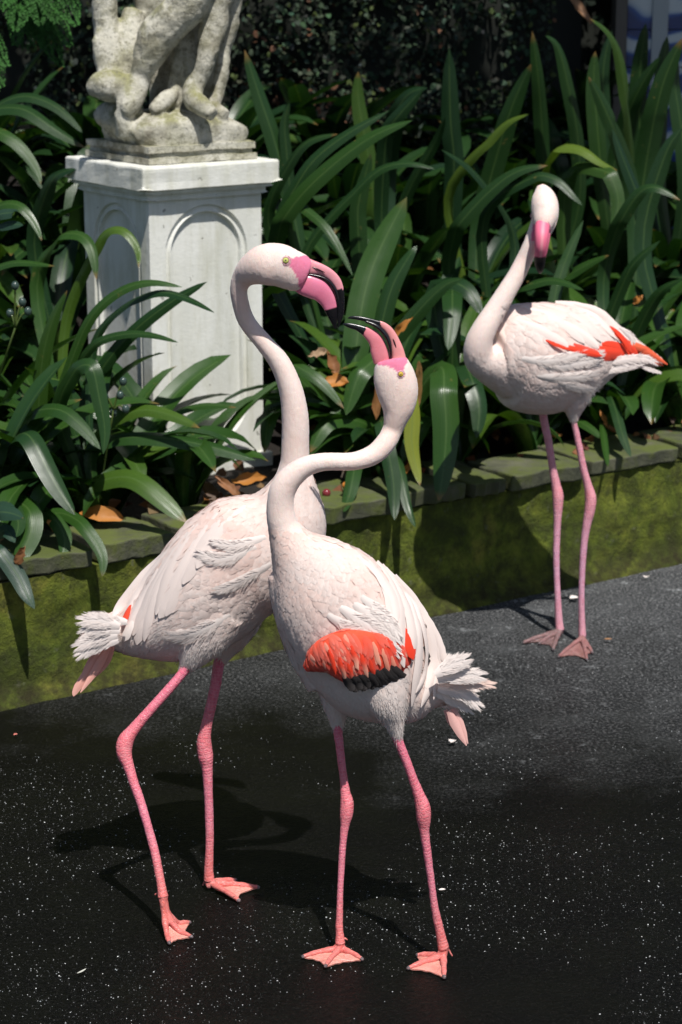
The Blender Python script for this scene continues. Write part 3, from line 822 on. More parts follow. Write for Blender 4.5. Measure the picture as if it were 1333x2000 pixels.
# blades that stand out in the photograph: outline points, width, depth at the foot and at the tip
HL = [
 ([(109,794),(147,685),(181,613),(235,567),(294,550),(357,561)],22,5.15,5.05,0),
 ([(205,712),(260,647),(336,588),(405,550)],28,5.22,5.12,0),
 ([(240,600),(269,584),(315,569),(370,584),(420,611)],21,5.15,4.98,0),
 ([(170,690),(197,664),(252,651),(302,655),(349,669)],18,5.12,5.0,0),
 ([(140,735),(155,716),(181,714),(193,773),(206,836),(202,887)],34,5.0,4.9,0),
 ([(76,794),(84,689),(109,609),(132,567)],33,5.15,5.1,0),
 ([(20,870),(34,849),(58,848),(84,899),(113,954),(147,1006)],44,4.95,4.74,0),
 ([(55,815),(71,802),(118,798),(160,832),(197,878)],34,5.05,4.9,0),
 ([(190,850),(210,828),(273,798),(336,811),(391,836)],28,5.12,4.98,0),
 ([(210,862),(252,853),(336,857),(420,874),(500,899)],35,5.1,5.0,0),
 ([(330,815),(353,802),(403,790),(462,796)],18,5.2,5.1,0),
 ([(195,940),(252,929),(303,962),(366,1021)],42,5.0,4.88,0),
 ([(150,1015),(162,1026),(185,1055),(202,1088),(200,1126)],28,4.84,4.74,0),
 ([(85,1000),(110,1015),(128,1050),(122,1090)],34,4.9,4.78,0),
 ([(45,985),(60,1000),(62,1040),(40,1085),(36,1110)],44,4.85,4.72,0),
 ([(0,960),(20,985),(38,1020),(30,1050)],36,4.88,4.75,0),
 ([(110,470),(125,456),(162,459),(182,490),(189,547)],32,5.55,5.42,0),
 ([(170,520),(189,486),(209,451),(243,449),(270,486),(271,523)],25,5.5,5.38,0),
 ([(-30,230),(7,199),(51,186),(101,203),(135,230),(162,260)],27,6.2,6.05,0),
 ([(-40,230),(0,211),(51,213),(101,250),(169,290)],34,6.15,6.0,0),
 ([(-30,260),(0,258),(40,285),(72,330),(80,360)],30,6.0,5.9,0),
 ([(-20,430),(0,400),(40,400),(70,440),(82,470)],26,5.5,5.4,0),
 ([(90,380),(110,340),(150,330)],36,5.9,5.8,0),
 ([(0,520),(45,512),(108,520)],20,5.3,5.2,0),
 ([(548,445),(554,428),(595,373),(664,311),(733,262),(806,235)],36,5.95,5.85,0),
 ([(560,400),(578,366),(613,311),(682,259),(761,216)],28,6.02,6.0,0),
 ([(540,286),(524,235),(509,193),(478,97)],36,6.5,6.5,0),
 ([(560,290),(556,240),(566,200)],28,6.5,6.5,0),
 ([(885,380),(888,300),(880,242),(878,93)],38,6.75,6.7,0),
 ([(700,650),(715,560),(745,480),(795,385)],58,5.75,5.9,0),
 ([(745,640),(765,560),(800,500),(815,480)],36,5.8,5.85,0),
 ([(740,695),(776,658),(819,605),(870,555),(905,545)],34,5.6,5.5,0),
 ([(868,745),(867,768),(873,831),(867,913),(857,979)],54,5.42,5.30,0),
 ([(800,770),(807,814),(804,864),(814,913),(821,948)],32,5.42,5.33,2),
 ([(752,850),(758,880),(768,930),(771,980),(771,1016)],32,5.36,5.24,0),
 ([(785,930),(790,960),(800,1000),(812,1030)],22,5.34,5.24,0),
 ([(690,930),(686,955),(678,980),(672,1000)],30,5.32,5.22,0),
 ([(884,590),(884,610),(880,650),(876,684)],42,5.6,5.5,0),
 ([(955,360),(975,290),(992,231),(1016,170),(1038,125)],42,6.9,6.8,0),
 ([(1060,260),(1056,200),(1052,150),(1040,61)],32,6.95,6.85,0),
 ([(1131,290),(1124,230),(1111,170),(1091,88),(1066,70)],34,6.9,6.75,0),
 ([(1228,230),(1223,190),(1210,102),(1186,58),(1152,36)],31,6.9,6.7,0),
 ([(1275,250),(1281,221),(1298,153),(1333,75)],48,6.85,6.8,0),
 ([(1250,400),(1244,375),(1223,323),(1196,251)],32,6.5,6.5,0),
 ([(890,455),(897,438),(948,381),(1009,333),(1070,323)],32,6.3,6.2,0),
 ([(975,395),(955,370),(914,323),(862,292)],24,6.4,6.25,0),
 ([(1085,295),(1094,287),(1135,290),(1169,316),(1206,333)],30,6.5,6.35,3),
 ([(1035,350),(1060,343),(1091,353),(1118,381),(1138,401)],26,6.2,6.1,0),
 ([(1180,335),(1193,343),(1210,391),(1200,440),(1196,472)],34,6.35,6.25,0),
 ([(1205,450),(1213,432),(1247,377),(1281,364),(1329,391)],30,6.2,6.1,0),
 ([(930,300),(955,279),(992,238),(1033,223)],22,6.6,6.5,3),
 ([(1205,265),(1196,245),(1172,190),(1150,150)],40,6.7,6.6,0),
 ([(1165,220),(1160,160),(1163,100)],40,7.0,7.0,0),
 ([(565,705),(580,716),(626,742),(672,798)],28,5.5,5.4,0),
 ([(735,700),(722,712),(705,725),(689,765),(676,811)],44,5.55,5.45,0),
 ([(690,820),(662,818),(633,831),(606,884)],36,5.5,5.4,0),
 ([(545,770),(535,790),(522,830),(517,884)],36,5.62,5.5,0),
 ([(920,735),(928,760),(938,801),(931,856)],42,5.62,5.52,0),
 ([(880,550),(892,553),(920,570),(942,617)],44,5.75,5.65,0),
 ([(1015,565),(1030,558),(1073,546),(1108,553),(1140,567)],24,5.9,5.75,0),
 ([(1110,540),(1115,535),(1151,514),(1190,498)],26,6.0,5.9,0),
 ([(1115,818),(1130,822),(1155,837),(1179,858)],19,5.95,5.85,0),
 ([(1200,790),(1208,819),(1218,855),(1233,893)],21,5.88,5.72,0),
 ([(1180,850),(1184,880),(1188,912)],14,5.85,5.72,0),
 ([(1250,640),(1275,590),(1300,560),(1333,545)],26,6.1,6.0,0),
 ([(1215,560),(1240,510),(1290,470)],26,6.15,6.1,0),
 ([(610,420),(650,460),(690,540)],20,5.9,5.8,0),
 ([(700,440),(700,400),(712,350),(725,300)],36,6.2,6.2,0),
 ([(750,330),(755,270),(770,235),(830,170)],34,6.6,6.5,0),
 ([(770,240),(775,215),(800,180),(835,172)],40,6.7,6.6,0),
 ([(560,330),(600,275),(660,262)],28,6.3,6.2,0),
 ([(820,330),(850,280),(870,230)],26,6.5,6.4,0),
 ([(1290,330),(1310,280),(1333,250)],40,6.4,6.4,0),
 ([(1075,690),(1080,600),(1100,520),(1140,430)],24,5.95,6.1,0),
 ([(640,430),(690,380),(740,330),(800,318),(850,330)],22,6.1,6.0,0),
 ([(730,390),(720,300),(700,200),(700,140)],34,6.9,6.9,0),
 ([(1250,240),(1248,190),(1252,120),(1262,45)],40,7.35,7.3,0),
 ([(1290,230),(1292,180),(1296,130),(1304,70)],38,7.3,7.3,0),
 ([(1222,240),(1236,200),(1262,150),(1290,110)],34,7.2,7.1,0),
 ([(1330,240),(1322,190),(1318,150),(1322,100)],40,7.2,7.2,0),
 ([(1180,200),(1178,150),(1184,100),(1196,60)],30,7.3,7.3,0),
]
for pts, wpx, y0, y1, kind in HL:
    n = len(pts)
    pw = np.array([P(p[0], p[1], y0 + (y1 - y0) * i / (n - 1)) for i, p in enumerate(pts)])
    T0 = nrm(pw[1] - pw[0])
    best = min(roots, key=lambda rb: np.linalg.norm((pw[0] - T0 * .12 - rb[1])[:2]) + (0.0 if rb[1][2] < pw[0][2] else 1))
    b = best[1] + np.array([RS.uniform(-.02, .02), RS.uniform(-.02, .02), 0])
    dd = np.linalg.norm(pw[0] - b)
    if dd > 0.05:
        if dd > 0.12: 
            q1 = pw[0] - T0 * dd * .30; q1 = q1 * .75 + (b * .35 + pw[0] * .65) * .25; q1[2] = max(q1[2], b[2] + .08); q2 = b * .6 + q1 * .4 + np.array([0, 0, .10 * dd]); pw = np.concatenate([[b, q2, q1], pw])
        else: pw = np.concatenate([[b], pw])
    next_ = dd / (dd + np.linalg.norm(np.diff(pw[-n:], axis=0), axis=1).sum()) if dd > .05 else 0
    path = cr(pw, 4)
    for _ in range(3): path[1:-1] = (path[:-2] + path[1:-1] * 2 + path[2:]) / 4
    L = np.concatenate([[0], np.cumsum(np.linalg.norm(np.diff(path, axis=0), axis=1))]); t = L / L[-1]
    T = nrm(np.gradient(path, axis=0))
    ref = nrm(np.array([0.1, -0.8, 0.75]) + RS.uniform(-0.2, 0.2, 3))
    side = nrm(np.cross(T, ref)); up = nrm(np.cross(side, T))
    for q in range(1, len(side)):
        if (side[q] * side[q - 1]).sum() < 0: side[q] *= -1
    up = nrm(np.cross(side, T)); up = np.where((up * ref).sum(1, keepdims=True) < 0, -up, up)
    w = wpx / 2 * S(pts[n // 2][0], pts[n // 2][1], y0) * wprof(t, 0.6, 0.62) * (np.clip(.6 + .4 * t / max(next_, .01), 0, 1))
    s_, v_ = WS(b)
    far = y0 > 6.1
    mat = MT['leaf_yel'] if kind == 2 else MT['leaf_lime'] if kind == 3 else (MT['leaf_shaded'] if far else MT['leaf'])
    o = leaf_mesh(path, w, side, up, best[0], mat, -0.28)
    if kind == 2: o['label'] = 'yellowing hanging blade'

# extra low blades round the middle and front that fill the dark undergrowth
# ---------------------------------------------------------------- broad bluish-leaved plant at the left edge
br = thing('broad_leaved_plant', 'bluish broad-leaved plant leaning over the wall at the left edge', 'plant', W(-0.22, 0.12, 0.36).reshape(3))
for pts, wpx, y0, y1 in [([(-10,1060),(0,1075),(34,1122),(52,1160),(68,1189)],36,4.72,4.62), ([(-20,1010),(0,1000),(25,1003),(46,1012)],34,4.72,4.66),
                         ([(-20,990),(5,988),(30,992)],26,4.75,4.7), ([(-10,1050),(12,1035),(30,1060)],30,4.74,4.68), ([(-15,430),(0,418),(25,415),(30,412)],24,5.0,4.95),
                         ([(-10,445),(20,438),(46,440)],22,5.0,4.95)]:
    n = len(pts); pw = np.array([P(p[0], p[1], y0 + (y1 - y0) * i / (n - 1)) for i, p in enumerate(pts)])
    path = cr(pw, 4); t = np.linspace(0, 1, len(path)); T = nrm(np.gradient(path, axis=0))
    ref = nrm(np.array([0.2, -0.8, 0.6])); side = nrm(np.cross(T, ref)); up = nrm(np.cross(side, T))
    w = wpx / 2 * S(100, 1000, y0) * np.maximum(np.sin(t ** 0.85 * math.pi) ** 0.7, 0.02)
    leaf_mesh(path, w, side, up, br, MT['leaf_blue'], -0.3)
stx = []
for a, b in (((-25, 1120), (-12, 985)), ((-30, 985), (-15, 430))):
    c = cr(np.array([P(*a, 4.86), (P(*a, 4.82) + P(*b, 4.8)) / 2, P(*b, 4.85)]), 5)
    stx.append(loft(c, np.full(len(c), .004), np.full(len(c), .004), 6))
n = 0; Vs = []; Fs = []
for V, F, _ in stx:
    Vs.append(V); Fs += [[i + n for i in f] for f in F]; n += len(V)
obj('stem', np.concatenate(Vs), Fs, MT['bark'], br)

# ---------------------------------------------------------------- berries on stalks (parts of the clumps)
def ico(c, r, sz=(1, 1, 1)):
    t = np.linspace(0, math.pi, 7)[1:-1]
    Vp = [[0, 0, 1]]
    for a in t:
        for k in range(8): Vp.append([math.sin(a) * math.cos(k * math.pi / 4), math.sin(a) * math.sin(k * math.pi / 4), math.cos(a)])
    Vp.append([0, 0, -1]); F = [[0, 1 + (k), 1 + (k + 1) % 8] for k in range(8)]
    for q in range(4):
        for k in range(8): F.append([1 + q * 8 + k, 1 + (q + 1) * 8 + k, 1 + (q + 1) * 8 + (k + 1) % 8, 1 + q * 8 + (k + 1) % 8])
    F += [[41, 33 + (k + 1) % 8, 33 + k] for k in range(8)]
    return np.array(Vp) * r * np.array(sz) + c, F
for (ri, bx, by, y, spots) in ((1, 222, 800, 4.98, [(196,766),(208,782),(222,807),(246,799),(241,745),(235,772),(205,775)]), (8, 30, 640, 5.02, [(44,590),(30,558),(55,608),(20,612)]),
                               (10, 700, 700, 5.9, [(688,604),(708,612),(724,628)])):
    root = roots[ri][0]
    Vs, Fs, n = [], [], 0
    b0 = P(bx, by, y)
    lines = [(roots[ri][1], b0)]
    for (qx, qy) in spots:
        c = P(qx, qy, y + RS.uniform(-.02, .02)); lines.append((b0, c))
        Vq, Fq = ico(c, 0.0098, (1, 1, 1.2))
        obj('berry', Vq, Fq, MT['berry'], root, col=np.tile([0.045, 0.075, 0.065], (len(Vq), 1)))
    for a, c in lines:
        m_ = (a + c) / 2 + np.array([0, 0, 0.01]); q = cr(np.array([a, m_, c]), 3)
        V, F, _ = loft(q, np.full(len(q), .0025), np.full(len(q), .0025), 5)
        Vs.append(V); Fs += [[i + n for i in f] for f in F]; n += len(V)
    V = np.concatenate(Vs)
    obj('stalk', V, Fs, MT['berry'], root, col=np.tile([0.08, 0.12, 0.03], (len(V), 1)))

# ---------------------------------------------------------------- hedge of small leaves
hed = thing('hedge', 'dense small-leaved hedge behind the bed, dark grey green', 'hedge', (-0.6, 7.7, 0.6))
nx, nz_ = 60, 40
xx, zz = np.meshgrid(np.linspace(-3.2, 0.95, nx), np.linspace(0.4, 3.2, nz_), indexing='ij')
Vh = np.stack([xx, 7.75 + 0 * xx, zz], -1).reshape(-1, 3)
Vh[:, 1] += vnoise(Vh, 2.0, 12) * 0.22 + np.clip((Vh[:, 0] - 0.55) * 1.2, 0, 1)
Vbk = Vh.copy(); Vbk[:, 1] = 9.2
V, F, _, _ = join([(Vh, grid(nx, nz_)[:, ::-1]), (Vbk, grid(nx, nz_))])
obj('shade_core', V, F, MT['core'], hed)  # dark sheet behind the leaves, coloured as the inner shade
N = 21000
hx = RS.uniform(-2.1, 0.80, N); hz = RS.uniform(0.6, 2.35, N)
hp = np.stack([hx, 7.75 + 0 * hx, hz], -1)
clump = vnoise(hp, 2.0, 12) * 0.22 + np.clip((hx - 0.55) * 1.2, 0, 1)
hp[:, 1] += clump - 0.02 - np.abs(RS.randn(N)) * 0.09 * (0.6 + vnoise(hp, 6, 2))
keep = vnoise(hp, 4.5, 31) > -0.34
hp = hp[keep]; N = len(hp)
d = nrm(RS.randn(N, 3) + np.array([0, -0.5, -0.25])); nv = nrm(RS.randn(N, 3) * 0.75 + np.array([0.15, -0.75, 0.6]))
sd = nrm(np.cross(d, nv)); d = nrm(np.cross(nv, sd))
L = RS.uniform(0.018, 0.034, N)[:, None]; wd = L * 0.33
tpl = [(0, 0), (0.35, 1.0), (0.75, 0.75), (1.0, 0.0), (0.75, -0.75), (0.35, -1.0)]
V = np.stack([hp + d * L * a + sd * wd * b + nv * L * (0.12 * abs(b)) for a, b in tpl], 1).reshape(-1, 3)
F = (np.arange(N)[:, None] * 6 + np.arange(6)[None])
cb = np.array([0.048, 0.072, 0.046]) * RS.uniform(0.4, 1.35, (N, 1)) * (1 + 0.12 * RS.randn(N, 3))
wq = proj(hp); warm = RS.rand(N) < 0.025 + .55 * np.exp(-((wq[:, 0] - 610) / 110) ** 2 - ((wq[:, 1] - 200) / 45) ** 2); cb[warm] = np.array([0.17, 0.085, 0.05]) * RS.uniform(0.25, 1.1, (warm.sum(), 1))
yel = RS.rand(N) < 0.06; cb[yel] = [0.07, 0.10, 0.03]
o = obj('hedge_leaves', V, F, MT['small_leaf'], hed, col=np.repeat(np.clip(cb, 0, 1), 6, 0), smooth=False)
tag(o, kind='stuff')

# ---------------------------------------------------------------- ferns top left
def fern(label, bx, by, y, fr):
    root = thing('fern', label, 'fern', P(bx, by, y), 'maidenhair ferns at the upper left')
    for (tx, ty, wpx) in fr:
        a = P(bx, by, y); b = P(tx, ty, y - 0.12)
        c = cr(np.array([a, (a + b) / 2 + [0, 0, 0.05], b]), 6)
        Ln = np.linalg.norm(b - a)
        Vs, Cs = [], []
        cc = np.array([0.035, 0.12, 0.022]) * RS.uniform(0.75, 1.25)
        n = int(Ln / 0.0065)
        for k in range(n):
            t = (k + 1) / (n + 1); q = t * (len(c) - 1); i = int(q); pt = c[i] + (c[min(i + 1, len(c) - 1)] - c[i]) * (q - i)
            T = nrm(c[min(i + 1, len(c) - 1)] - c[max(i - 1, 0)])
            sdv = nrm(np.cross(T, [0.1, -0.9, 0.4]))
            ln = wpx / 2 * S(bx, by, y) * math.sin(math.pi * min(1, t * 0.8 + 0.2)) ** 0.8
            for sg in (-1, 1):
                dd = nrm(sdv * sg + T * 0.55 + RS.uniform(-.12, .12, 3))
                m_ = max(2, int(ln / 0.008))
                for h in range(m_):
                    pc = pt + dd * ln * (h + 0.6) / m_ + RS.uniform(-.002, .002, 3)
                    for g2 in (-1, 1):
                        e = nrm(T * g2 + dd * 0.7 + RS.uniform(-.3, .3, 3)); z_ = nrm(np.cross(dd, T)) 
                        l2 = RS.uniform(0.005, 0.009); pp = nrm(np.cross(e, z_ + RS.uniform(-.4, .4, 3)))
                        Vs += [pc, pc + e * l2 + pp * l2 * .45, pc + e * l2 * 1.35, pc + e * l2 - pp * l2 * .45]
                        Cs += [cc * RS.uniform(0.7, 1.5)] * 4
        if not Vs: continue
        V = np.array(Vs); F = np.arange(len(V)).reshape(-1, 4)
        fo = obj('frond', V, F, MT['small_leaf'], root, col=np.array(Cs), smooth=False)
fern('bright green maidenhair fern in the upper left corner, the larger one', 60, -80, 6.6, [(30, 60, 90), (80, 50, 80), (110, 45, 80), (150, 50, 90), (155, -10, 80), (0, 20, 80), (130, 10, 70)])
fern('smaller maidenhair fern lower down beside the left of the statue', 50, 20, 6.75, [(50, 100, 60), (75, 95, 60), (100, 110, 60), (120, 130, 60), (30, 90, 50), (90, 60, 60), (140, 90, 50)])
fern('maidenhair fern cut by the left edge above the long blades', -60, 90, 6.5, [(5, 170, 60), (15, 130, 50), (-5, 180, 60)])

# ---------------------------------------------------------------- blue tiled panel top right
tp = thing('tiled_panel', 'blue and white glazed tile panel half hidden at the upper right corner', 'tile panel', (1.45, 8.05, 0.6))
ts = 0.14; x0 = P(1252, 40, 8.0)[0]
V, F = box(x0 - 0.10, x0 - 0.055, 7.97, 8.10, 0.5, 2.3); bevel(obj('frame', V, F, MT['frame'], tp, smooth=False), 0.004)
V, F = box(x0 - 0.054, x0 + 1.4, 8.03, 8.10, 0.5, 2.3); obj('backing', V, F, MT['frame'], tp, smooth=False)
for i in range(7):
    for j in range(13):
        xa = x0 - 0.05 + i * ts; za = 0.52 + j * ts
        mt = 'tile_white' if i == 1 and True and j % 1 == 0 and i == 1 else 'tile'
        wA, wB = xa + 0.0015, xa + ts - 0.0015
        V, F = box(wA, wB, 8.018, 8.029, za + 0.0015, za + ts - 0.0015)
        bevel(obj('tile', V, F, MT['tile'], tp, smooth=False), 0.0015, 1)
V, F = box(x0 + 0.045, x0 + 0.105, 8.006, 8.0165, 0.52, 2.3); bevel(obj('border_strip', V, F, MT['tile_white'], tp, smooth=False), 0.002)
# backdrop right of the hedge: shrubbery coloured near-black for deep shade
sh_ = thing('shade_dark_shrub', 'shrubbery coloured dark for deep shade, filling the gap between the hedge and the blue tiles', 'shrub', (1.0, 9.2, 0.4))
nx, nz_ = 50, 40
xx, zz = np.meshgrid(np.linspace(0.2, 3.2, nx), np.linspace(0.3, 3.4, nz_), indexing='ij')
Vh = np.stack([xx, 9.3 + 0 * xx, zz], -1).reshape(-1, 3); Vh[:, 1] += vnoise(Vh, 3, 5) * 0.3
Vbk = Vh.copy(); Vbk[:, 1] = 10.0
V, F, _, _ = join([(Vh, grid(nx, nz_)[:, ::-1]), (Vbk, grid(nx, nz_))]); obj('shade_core', V, F, MT['core'], sh_)
N = 2500
hp = np.stack([RS.uniform(0.3, 2.2, N), 9.1 + RS.uniform(-.1, .2, N), RS.uniform(0.7, 2.6, N)], -1)
d = nrm(RS.randn(N, 3)); nv = nrm(RS.randn(N, 3) + [0.1, -.6, .6]); sd = nrm(np.cross(d, nv)); d = nrm(np.cross(nv, sd))
L = RS.uniform(0.03, 0.06, N)[:, None]
V = np.stack([hp + d * L * a + sd * L * .3 * b for a, b in tpl], 1).reshape(-1, 3)
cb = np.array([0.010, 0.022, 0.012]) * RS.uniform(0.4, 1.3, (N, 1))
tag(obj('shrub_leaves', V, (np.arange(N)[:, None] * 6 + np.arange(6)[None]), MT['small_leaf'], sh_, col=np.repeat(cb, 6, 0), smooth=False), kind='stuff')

# ---------------------------------------------------------------- unseen tree, added above the view to shade hedge and tiles
tre = thing('added_shade_tree', 'unseen tree added over the back of the bed to shade the hedge and tiles', 'tree', (3.6, 7.6, 0.3))
Vs, Fs, n = [], [], 0
for pts in ([(3.6, 7.6, .3, .11), (3.55, 7.6, 1.6, .09), (3.3, 7.5, 2.7, .075), (2.6, 7.3, 3.3, .05), (1.4, 7.1, 3.45, .035), (0.0, 6.9, 3.5, .025), (-1.8, 6.8, 3.45, .012)], [(3.3, 7.5, 2.7, .06), (2.8, 7.0, 3.2, .035), (1.9, 6.7, 3.3, .02)], [(2.6, 7.3, 3.3, .04), (1.8, 7.7, 3.5, .03), (.8, 7.8, 3.5, .015)]):
    c = cr(np.array(pts), 6); V, F, _ = loft(c[:, :3], c[:, 3], c[:, 3], 10); Vs.append(V); Fs += [[i + n for i in f] for f in F]; n += len(V)
obj('trunk', np.concatenate(Vs), Fs, MT['bark'], tre)
N = 16000
c = np.stack([RS.uniform(-2.4, 3.1, N), RS.uniform(6.35, 8.1, N), 3.35 + .22 * RS.randn(N)], -1)
dens = np.where(c[:, 0] > 1.0, 1.0, .13 + 1.0 * vnoise(c * [1, 1, 0], 2.6, 9))
c = c[RS.rand(N) < dens]; N = len(c)
d = nrm(RS.randn(N, 3) * [1, 1, .5]); nv = nrm(RS.randn(N, 3) * .7 + [0, 0, 1]); sd = nrm(np.cross(d, nv)); d = nrm(np.cross(nv, sd))
L = RS.uniform(0.07, 0.13, N)[:, None]
V = np.stack([c + d * L * a + sd * L * .35 * b for a, b in tpl], 1).reshape(-1, 3)
cb = np.array([0.04, 0.08, 0.02]) * RS.uniform(.6, 1.3, (N, 1))
tag(obj('crown', V, (np.arange(N)[:, None] * 6 + np.arange(6)[None]), MT['small_leaf'], tre, col=np.repeat(cb, 6, 0), smooth=False), kind='stuff')

# ---------------------------------------------------------------- litter on the soil
N = 700
s_ = RS.uniform(-0.6, 3.4, N); v_ = RS.uniform(0.1, 2.0, N)
c = W(s_, v_, soil_z(v_) + 0.02 + RS.rand(N) * 0.03)
d = nrm(RS.randn(N, 3) * [1, 1, .35]); nv = nrm(RS.randn(N, 3) * .6 + [0, -.3, 1]); sd = nrm(np.cross(d, nv)); d = nrm(np.cross(nv, sd))
L = RS.uniform(0.025, 0.06, N)[:, None]
V = np.stack([c + d * L * a + sd * L * .35 * b + nv * L * .25 * abs(b) for a, b in tpl], 1).reshape(-1, 3)
cb = np.array([[0.22, 0.09, 0.025]]) * RS.uniform(0.25, 1.3, (N, 1)) * (1 + .15 * RS.randn(N, 3))
tag(obj('leaf_litter', V, (np.arange(N)[:, None] * 6 + np.arange(6)[None]), MT['dry_leaf'], None, col=np.repeat(np.clip(cb, 0, 1), 6, 0), smooth=False), 'brown fallen leaves scattered on the soil under the plants', 'leaf litter', kind='stuff')
def dry(px, py, y, L, w, ang, colr, label):
    c0 = P(px, py, y); sc = S(px, py, y); L *= sc; w *= sc
    t = np.linspace(-.5, .5, 9); dx = np.array([math.cos(ang), -0.15, math.sin(ang)])
    path = c0 + dx * (t * L)[:, None] + np.array([0, -1, .6]) * (0.25 * L * (t * t) * np.sign(RS.rand() - .4))[:, None]
    T = nrm(np.gradient(path, axis=0)); ref = nrm(np.array([.2, -.8, .6])); sd = nrm(np.cross(T, ref)); up = nrm(np.cross(sd, T))
    ww = w / 2 * np.maximum(np.cos(t * math.pi) ** .7, .03)
    V, F, uv = strip(path, ww, sd, up, 0.5, 5)
    V = V + 0.002 * RS.randn(len(V), 3)
    o = obj('dry_leaf', V, F, MT['dry_leaf'], None, uv, np.tile(colr, (len(V), 1)), loc=c0)
    tag(o, label, 'dry leaf', 'dry leaves lying in the bed')
OR = (0.50, 0.20, 0.035); BR = (0.30, 0.13, 0.05); TN = (0.45, 0.30, 0.18)
dry(657, 746, 5.5, 46, 30, -.1, OR, 'curled orange dry leaf right of the neck of the left flamingo')
dry(622, 690, 5.55, 40, 14, .35, TN, 'small tan dry leaf above the curled orange one')
dry(650, 712, 5.6, 50, 22, -1.2, BR, 'brown crumpled leaf hanging upright above the curled orange one')
dry(486, 937, 5.28, 70, 26, .15, OR, 'rust-coloured dry leaf at the pedestal foot, above the back of the left flamingo')
dry(445, 950, 5.22, 64, 18, -.7, BR, 'narrow brown dry leaf leaning at the pedestal foot')
dry(200, 1005, 5.0, 90, 34, -.1, OR, 'large orange dry leaf in shade on the wall top at the left')
dry(106, 1030, 4.86, 38, 20, -.9, OR, 'orange dry leaf between hanging blades at the left')
dry(40, 1085, 4.68, 44, 20, 1.1, BR, 'brown leaf tip hanging at the left edge above the wall')
dry(785, 640, 5.5, 60, 14, .8, OR, 'orange-tipped dead blade beside the bill of the front flamingo')
dry(738, 770, 5.5, 110, 22, 1.5, (0.36, .17, .06), 'long upright brown dead blade left of the head of the front flamingo')
dry(815, 760, 5.48, 110, 18, 1.52, (0.36, .20, .07), 'long brown dead blade just right of the head of the front flamingo')
dry(797, 915, 5.38, 34, 16, .7, OR, 'little rust leaf beside the yellowing hanging blade')
dry(1246, 585, 5.9, 22, 14, .9, OR, 'tiny orange leaf right of the back of the standing flamingo')
dry(1180, 818, 5.95, 40, 10, -1.2, OR, 'thin orange dead leaf right of the legs of the standing flamingo')
dry(1088, 850, 5.95, 22, 10, .1, OR, 'small orange leaf on the wall behind the legs of the standing flamingo')
dry(1130, 15, 7.4, 80, 20, -.9, (0.30, .16, .08), 'curved brown dead frond at the top edge left of the tiles')
Vq, Fq = ico(P(638, 963, 5.33), 0.012); tag(obj('fallen_berry', Vq, Fq, MT['berry'], None, col=np.tile([0.22, 0.03, 0.04], (len(Vq), 1)), loc=P(638, 963, 5.33)), 'dark red fallen berry on the wall top behind the front flamingo neck', 'berry')
Vq, Fq = ico(P(675, 948, 5.32), 0.010); tag(obj('fallen_berry', Vq, Fq, MT['berry'], None, col=np.tile([0.6, 0.22, 0.04], (len(Vq), 1)), loc=P(675, 948, 5.32)), 'orange fallen berry just right of the dark red one', 'berry')

# ---------------------------------------------------------------- dark grit, and pale bits standing for wet glints on the asphalt
def scatter_bits(name, N, y0, y1, rmin, rmax, cols, label):
    y = y0 + (y1 - y0) * RS.rand(N); x = (RS.rand(N) - .5) * 2 * (0.19 * y + 0.2)
    r = rmin + (rmax - rmin) * RS.rand(N) ** 5
    s_, v_ = WS(np.stack([x, y, 0 * x], -1)); k = (v_ < -0.01) & (RS.rand(N) < .32 + 2.2 * vnoise(np.stack([x, y, 0 * x], -1), 3.4, 3) + .5 * np.exp(-((x + .5) / .35) ** 2 - ((y - 3.45) / .35) ** 2) + .6 * np.exp(-((y - 4.3) / .35) ** 2)); x, y, r = x[k], y[k], r[k]; N = len(x)
    base = np.array([[1, 0, 0], [0, 1, 0], [-1, 0, 0], [0, -1, 0], [0, 0, 1.0], [0, 0, -.3]])
    an = RS.rand(N) * 6.28; ca, sa = np.cos(an), np.sin(an)
    B = np.tile(base, (N, 1, 1)) * (0.7 + .6 * RS.rand(N, 6, 1)) * np.array([1, 1, .7])
    X = B[..., 0] * ca[:, None] - B[..., 1] * sa[:, None]; Y = B[..., 0] * sa[:, None] + B[..., 1] * ca[:, None]
    V = np.stack([X, Y, B[..., 2]], -1) * r[:, None, None] + np.stack([x, y, r * .15], -1)[:, None]
    f = np.array([[0, 1, 4], [1, 2, 4], [2, 3, 4], [3, 0, 4], [1, 0, 5], [2, 1, 5], [3, 2, 5], [0, 3, 5]])
    F = (np.arange(N)[:, None, None] * 6 + f[None]).reshape(-1, 3)
    c = np.array(cols)[RS.randint(0, len(cols), N)] * (RS.uniform(.12, 1.1, (N, 1)) ** 1.3)
    tag(obj(name, V.reshape(-1, 3), F, MT['grit_glint' if 'pale' in name else 'grit'], None, col=np.repeat(c, 6, 0), smooth=False), label, 'grit', kind='stuff')
scatter_bits('grit', 50000, 2.9, 6.8, 0.0006, 0.0020, [(.006, .006, .006), (.012, .012, .012), (.035, .035, .033), (.010, .009, .006)], 'fine dark grit of the wet asphalt')
scatter_bits('pale_glints', 60000, 2.9, 6.8, 0.0003, 0.0017, [(.75, .78, .8), (.6, .62, .64), (.45, .5, .52)], 'tiny pale specks standing for wet glints on the dark asphalt')
# ================================================================== FLAMINGOS
WHITE = np.array([0.82, 0.675, 0.62]); PURE = np.array([0.83, 0.75, 0.71]); PALEPINK = np.array([0.84, 0.57, 0.49])
LEGP = np.array([0.74, 0.165, 0.27]); LEGC = np.array([0.82, 0.20, 0.17]); BLK = np.array([0.006, 0.006, 0.008])

